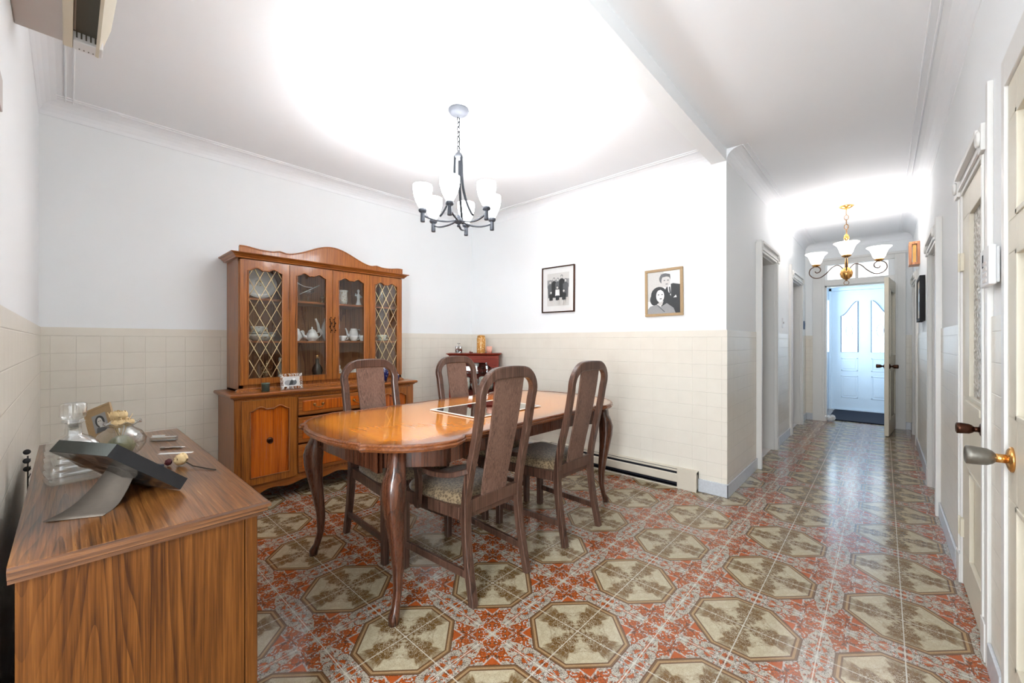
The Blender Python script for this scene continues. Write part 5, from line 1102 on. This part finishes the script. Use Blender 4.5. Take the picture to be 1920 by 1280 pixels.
# ---------------------------------------------------------------- pictures on the back wall
def wall_picture(name, label, X0, X1, z0, z1, fwd, fmat, mat_w, items, tilt=0):
    w_, h_ = X1 - X0, z1 - z0; r = root(name, label, 'picture', ((X0 + X1) / 2, YP - 0.001, (z0 + z1) / 2)); r.rotation_euler = (0, tilt, 0)
    g = G(); a, b = w_ / 2, h_ / 2
    for q_ in ((-a, a, b - fwd, b), (-a, a, -b, -b + fwd), (-a, -a + fwd, -b + fwd, b - fwd), (a - fwd, a, -b + fwd, b - fwd)): g.box(q_[0], q_[1], -0.022, 0.0, q_[2], q_[3])
    g.build('frame', fmat, r, 0.003)
    G().box(-a + fwd, a - fwd, -0.010, -0.004, -b + fwd, b - fwd).build('mat_board', 'china', r)
    iw, ih = w_ - 2 * fwd - 2 * mat_w[0], h_ - 2 * fwd - 2 * mat_w[1]
    g = G(); pic2d(g, items, (-iw / 2, -0.0102, -ih / 2), (1, 0, 0), (0, 0, 1), (0, -1, 0), iw, ih); g.build('photograph', None, r, fixn=False)
    return r
group = [('ph1', rc(0, 1, 0, 1)), ('ph2', rc(0, 1, 0.55, .8)), ('ph1', rc(0, 1, 0, .12))]
for i, (x, hh) in enumerate(((.14, .74), (.32, .82), (.5, .8), (.68, .88), (.86, .76))):
    group += [('ph4' if i % 2 else 'ph3', [(x - .10, .25), (x + .10, .25), (x + .12, hh - .12), (x + .05, hh - .06), (x - .05, hh - .06), (x - .12, hh - .12)]), ('ph3', ell(x, hh, .055, .05)), ('ph1', ell(x, hh - .01, .042, .04))]
for i, (x, hh) in enumerate(((.2, .42), (.5, .56), (.8, .45))):
    group += [('ph0' if i == 1 else 'ph4', [(x - .10, .30), (x + .10, .30), (x + .09, hh - .07), (x - .09, hh - .07)]), ('ph4', rc(x - .08, x + .08, .16, .31)), ('ph1', rc(x - .07, x - .02, .04, .17)), ('ph1', rc(x + .02, x + .07, .04, .17)), ('ph4', ell(x, hh, .05, .045)), ('ph1', ell(x, hh - .01, .04, .035))]
wall_picture('group_photograph', 'dark framed black and white group photo with wide white mat', -2.637, -2.233, 1.475, 1.942, 0.012, 'bronze', (0.055, 0.055), group, math.radians(0.4))
couple = [('ph0', rc(0, 1, 0, 1)), ('ph1', rc(0, .5, .3, 1)), ('ph4', [(.38, 0), (1, 0), (1, .66), (.78, .70), (.62, .66), (.5, .5)]), ('ph0', [(.62, .66), (.72, .68), (.72, .40), (.64, .52)]), ('ph4', [(.66, .62), (.70, .62), (.72, .46), (.68, .44)]),
          ('ph3', ell(.54, .82, .17, .13)), ('ph1', ell(.57, .76, .135, .145)), ('ph3', [(.40, .84), (.42, .93), (.55, .95), (.70, .92), (.71, .84), (.6, .87), (.48, .86)]), ('ph3', ell(.53, .78, .03, .012)), ('ph3', ell(.64, .78, .03, .012)), ('ph3', ell(.60, .69, .04, .01)),
          ('ph4', ell(.36, .44, .25, .20)), ('ph4', ell(.22, .34, .14, .14)), ('ph4', ell(.52, .34, .10, .14)), ('ph2', [(0, 0), (.86, 0), (.80, .12), (.6, .24), (.42, .16), (.3, .22), (.08, .18), (0, .1)]), ('ph1', [(.34, .2), (.46, .2), (.5, .3), (.36, .3)]),
          ('ph0', ell(.40, .42, .125, .15)), ('ph4', ell(.35, .45, .025, .012)), ('ph4', ell(.46, .45, .025, .012)), ('ph3', ell(.42, .35, .04, .013)), ('ph4', [(.26, .50), (.28, .60), (.42, .62), (.54, .55), (.54, .49), (.42, .565), (.33, .55)]), ('ph3', [(.30, .2), (.33, .2), (.55, .04), (.52, .03)]), ('ph0', [(.80, .36), (.88, .42), (.90, .36)])]
wall_picture('couple_portrait', 'light wood framed black and white portrait of a couple', -1.512, -1.193, 1.392, 1.787, 0.022, 'kraft', (0.0, 0.0), couple, math.radians(-0.6))

# ---------------------------------------------------------------- right wall and hall fittings
kp = root('alarm_keypad', 'white box keypad on the right wall beside the glass door', 'keypad', (XR, 2.146, 1.437))
G().box(-0.034, -0.0165, -0.079, 0.079, -0.066, 0.066).box(-0.0165, -0.0075, -0.07, 0.055, -0.06, 0.06).build('case', 'plastic', kp, 0.004)
G().box(-0.0355, -0.034, 0.02, 0.035, -0.0, 0.045).build('display', 'slot', kp)
g = G()
for i in range(4):
    for j in range(3): g.box(-0.0358, -0.034, -0.04 + j * 0.024, -0.025 + j * 0.024, -0.055 + i * 0.02, -0.043 + i * 0.02)
g.build('button', 'plasticgrey', kp)
cm = root('door_chime', 'orange wooden door chime box high on the right hall wall', 'chime', (XR, 6.29, 2.14))
G().box(-0.022, 0, -0.10, 0.10, -0.125, 0.125).build('back_plate', 'copperwood', cm, 0.002)
G().box(-0.085, -0.062, -0.10, 0.10, -0.125, 0.125).box(-0.062, -0.022, -0.10, 0.10, 0.10, 0.125).box(-0.062, -0.022, -0.10, 0.10, -0.125, -0.10).build('front_frame', 'copperwood', cm, 0.002)
G().box(-0.055, -0.028, -0.06, -0.035, -0.095, 0.095).build('chime_tube', 'gold', cm)
hp = root('framed_hall_picture', 'black deep-framed picture on the right hall wall', 'picture', (XR, 5.66, 1.59))
G().box(-0.04, -0.002, -0.24, -0.21, -0.215, 0.215).box(-0.04, -0.002, 0.21, 0.24, -0.215, 0.215).box(-0.04, -0.002, -0.21, 0.21, 0.185, 0.215).box(-0.04, -0.002, -0.21, 0.21, -0.215, -0.185).build('frame', 'black', hp, 0.002)
g = G(); pic2d(g, [('kraft', rc(0, 1, 0, 1)), ('ph4', ell(.5, .5, .35, .3)), ('ph0', ell(.42, .55, .12, .12)), ('ph2', rc(.1, .4, .1, .3))], (-0.032, -0.21, -0.185), (0, 1, 0), (0, 0, 1), (-1, 0, 0), 0.42, 0.37); g.box(-0.031, -0.008, -0.21, 0.21, -0.185, 0.185, 'china'); g.build('picture_print', None, hp, fixn=False)
tp = tag(G().box(0, 0.022, -0.05, 0.05, -0.06, 0.06).box(0.022, 0.026, -0.03, 0.03, -0.02, 0.03).build('wall_thermostat', 'bluescreen', None, 0.002), 'small blue-grey thermostat past the second hall doorway', 'thermostat'); tp.location = (XH, 7.34, 1.42)
sw_ = root('light_switch', 'white light switch plate between the two left hall doorways', 'switch', (XH, 5.70, 1.40))
G().box(0, 0.005, -0.036, 0.036, -0.058, 0.058).build('plate', 'plastic', sw_, 0.002); G().box(0.005, 0.014, -0.005, 0.005, -0.010, 0.012).build('toggle', 'plasticgrey', sw_, 0.001)
sm = tag(G().box(-1.634, -1.50, YL + 0.0005, YL + 0.006, 1.755, 1.836).build('wall_plaque', 'plasticgrey', None, 0.002), 'small grey plaque cut off at the left edge on the left wall', 'plaque')

# ---------------------------------------------------------------- wall air conditioner, front cover hanging open
ac = root('air_conditioner', 'old white wall air conditioner high on the left wall, its cover open', 'air conditioner', (-2.06, YL, 2.20))
G().prism([(0, 0.0, 0.0), (0, 0.115, -0.0), (0, 0.125, 0.012), (0, 0.125, 0.26), (0, 0.0, 0.26)], (0.85, 0, 0)).build('housing', 'plasticgrey', ac, 0.004)
G().box(0.0, 0.85, 0.105, 0.128, -0.012, 0.02).build('bottom_rail', 'cream', ac, 0.003)
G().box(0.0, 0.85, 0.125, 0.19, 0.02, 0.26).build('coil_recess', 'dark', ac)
G().box(0.0, 0.06, 0.128, 0.20, -0.012, 0.25).build('end_bracket', 'plastic', ac, 0.004)
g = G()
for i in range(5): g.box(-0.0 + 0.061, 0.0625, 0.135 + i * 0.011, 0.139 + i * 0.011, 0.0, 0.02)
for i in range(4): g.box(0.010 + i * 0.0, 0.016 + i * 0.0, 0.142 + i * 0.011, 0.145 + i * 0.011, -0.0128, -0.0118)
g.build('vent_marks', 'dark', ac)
for i in range(5): G().prism([(0.07, 0.13 + i * 0.013, 0.02 + 0.012 * i), (0.07, 0.134 + i * 0.013, 0.018 + 0.012 * i), (0.07, 0.142 + i * 0.013, 0.05 + 0.012 * i), (0.07, 0.138 + i * 0.013, 0.052 + 0.012 * i)], (0.76, 0, 0)).build('louvre', 'plasticgrey', ac)
G().prism([(0.0, 0.182, -0.012), (0.0, 0.190, -0.014), (0.0, 0.222, 0.10), (0.0, 0.240, 0.24), (0.0, 0.232, 0.24), (0.0, 0.214, 0.10)], (0.85, 0, 0)).build('front_cover', 'cream', ac)
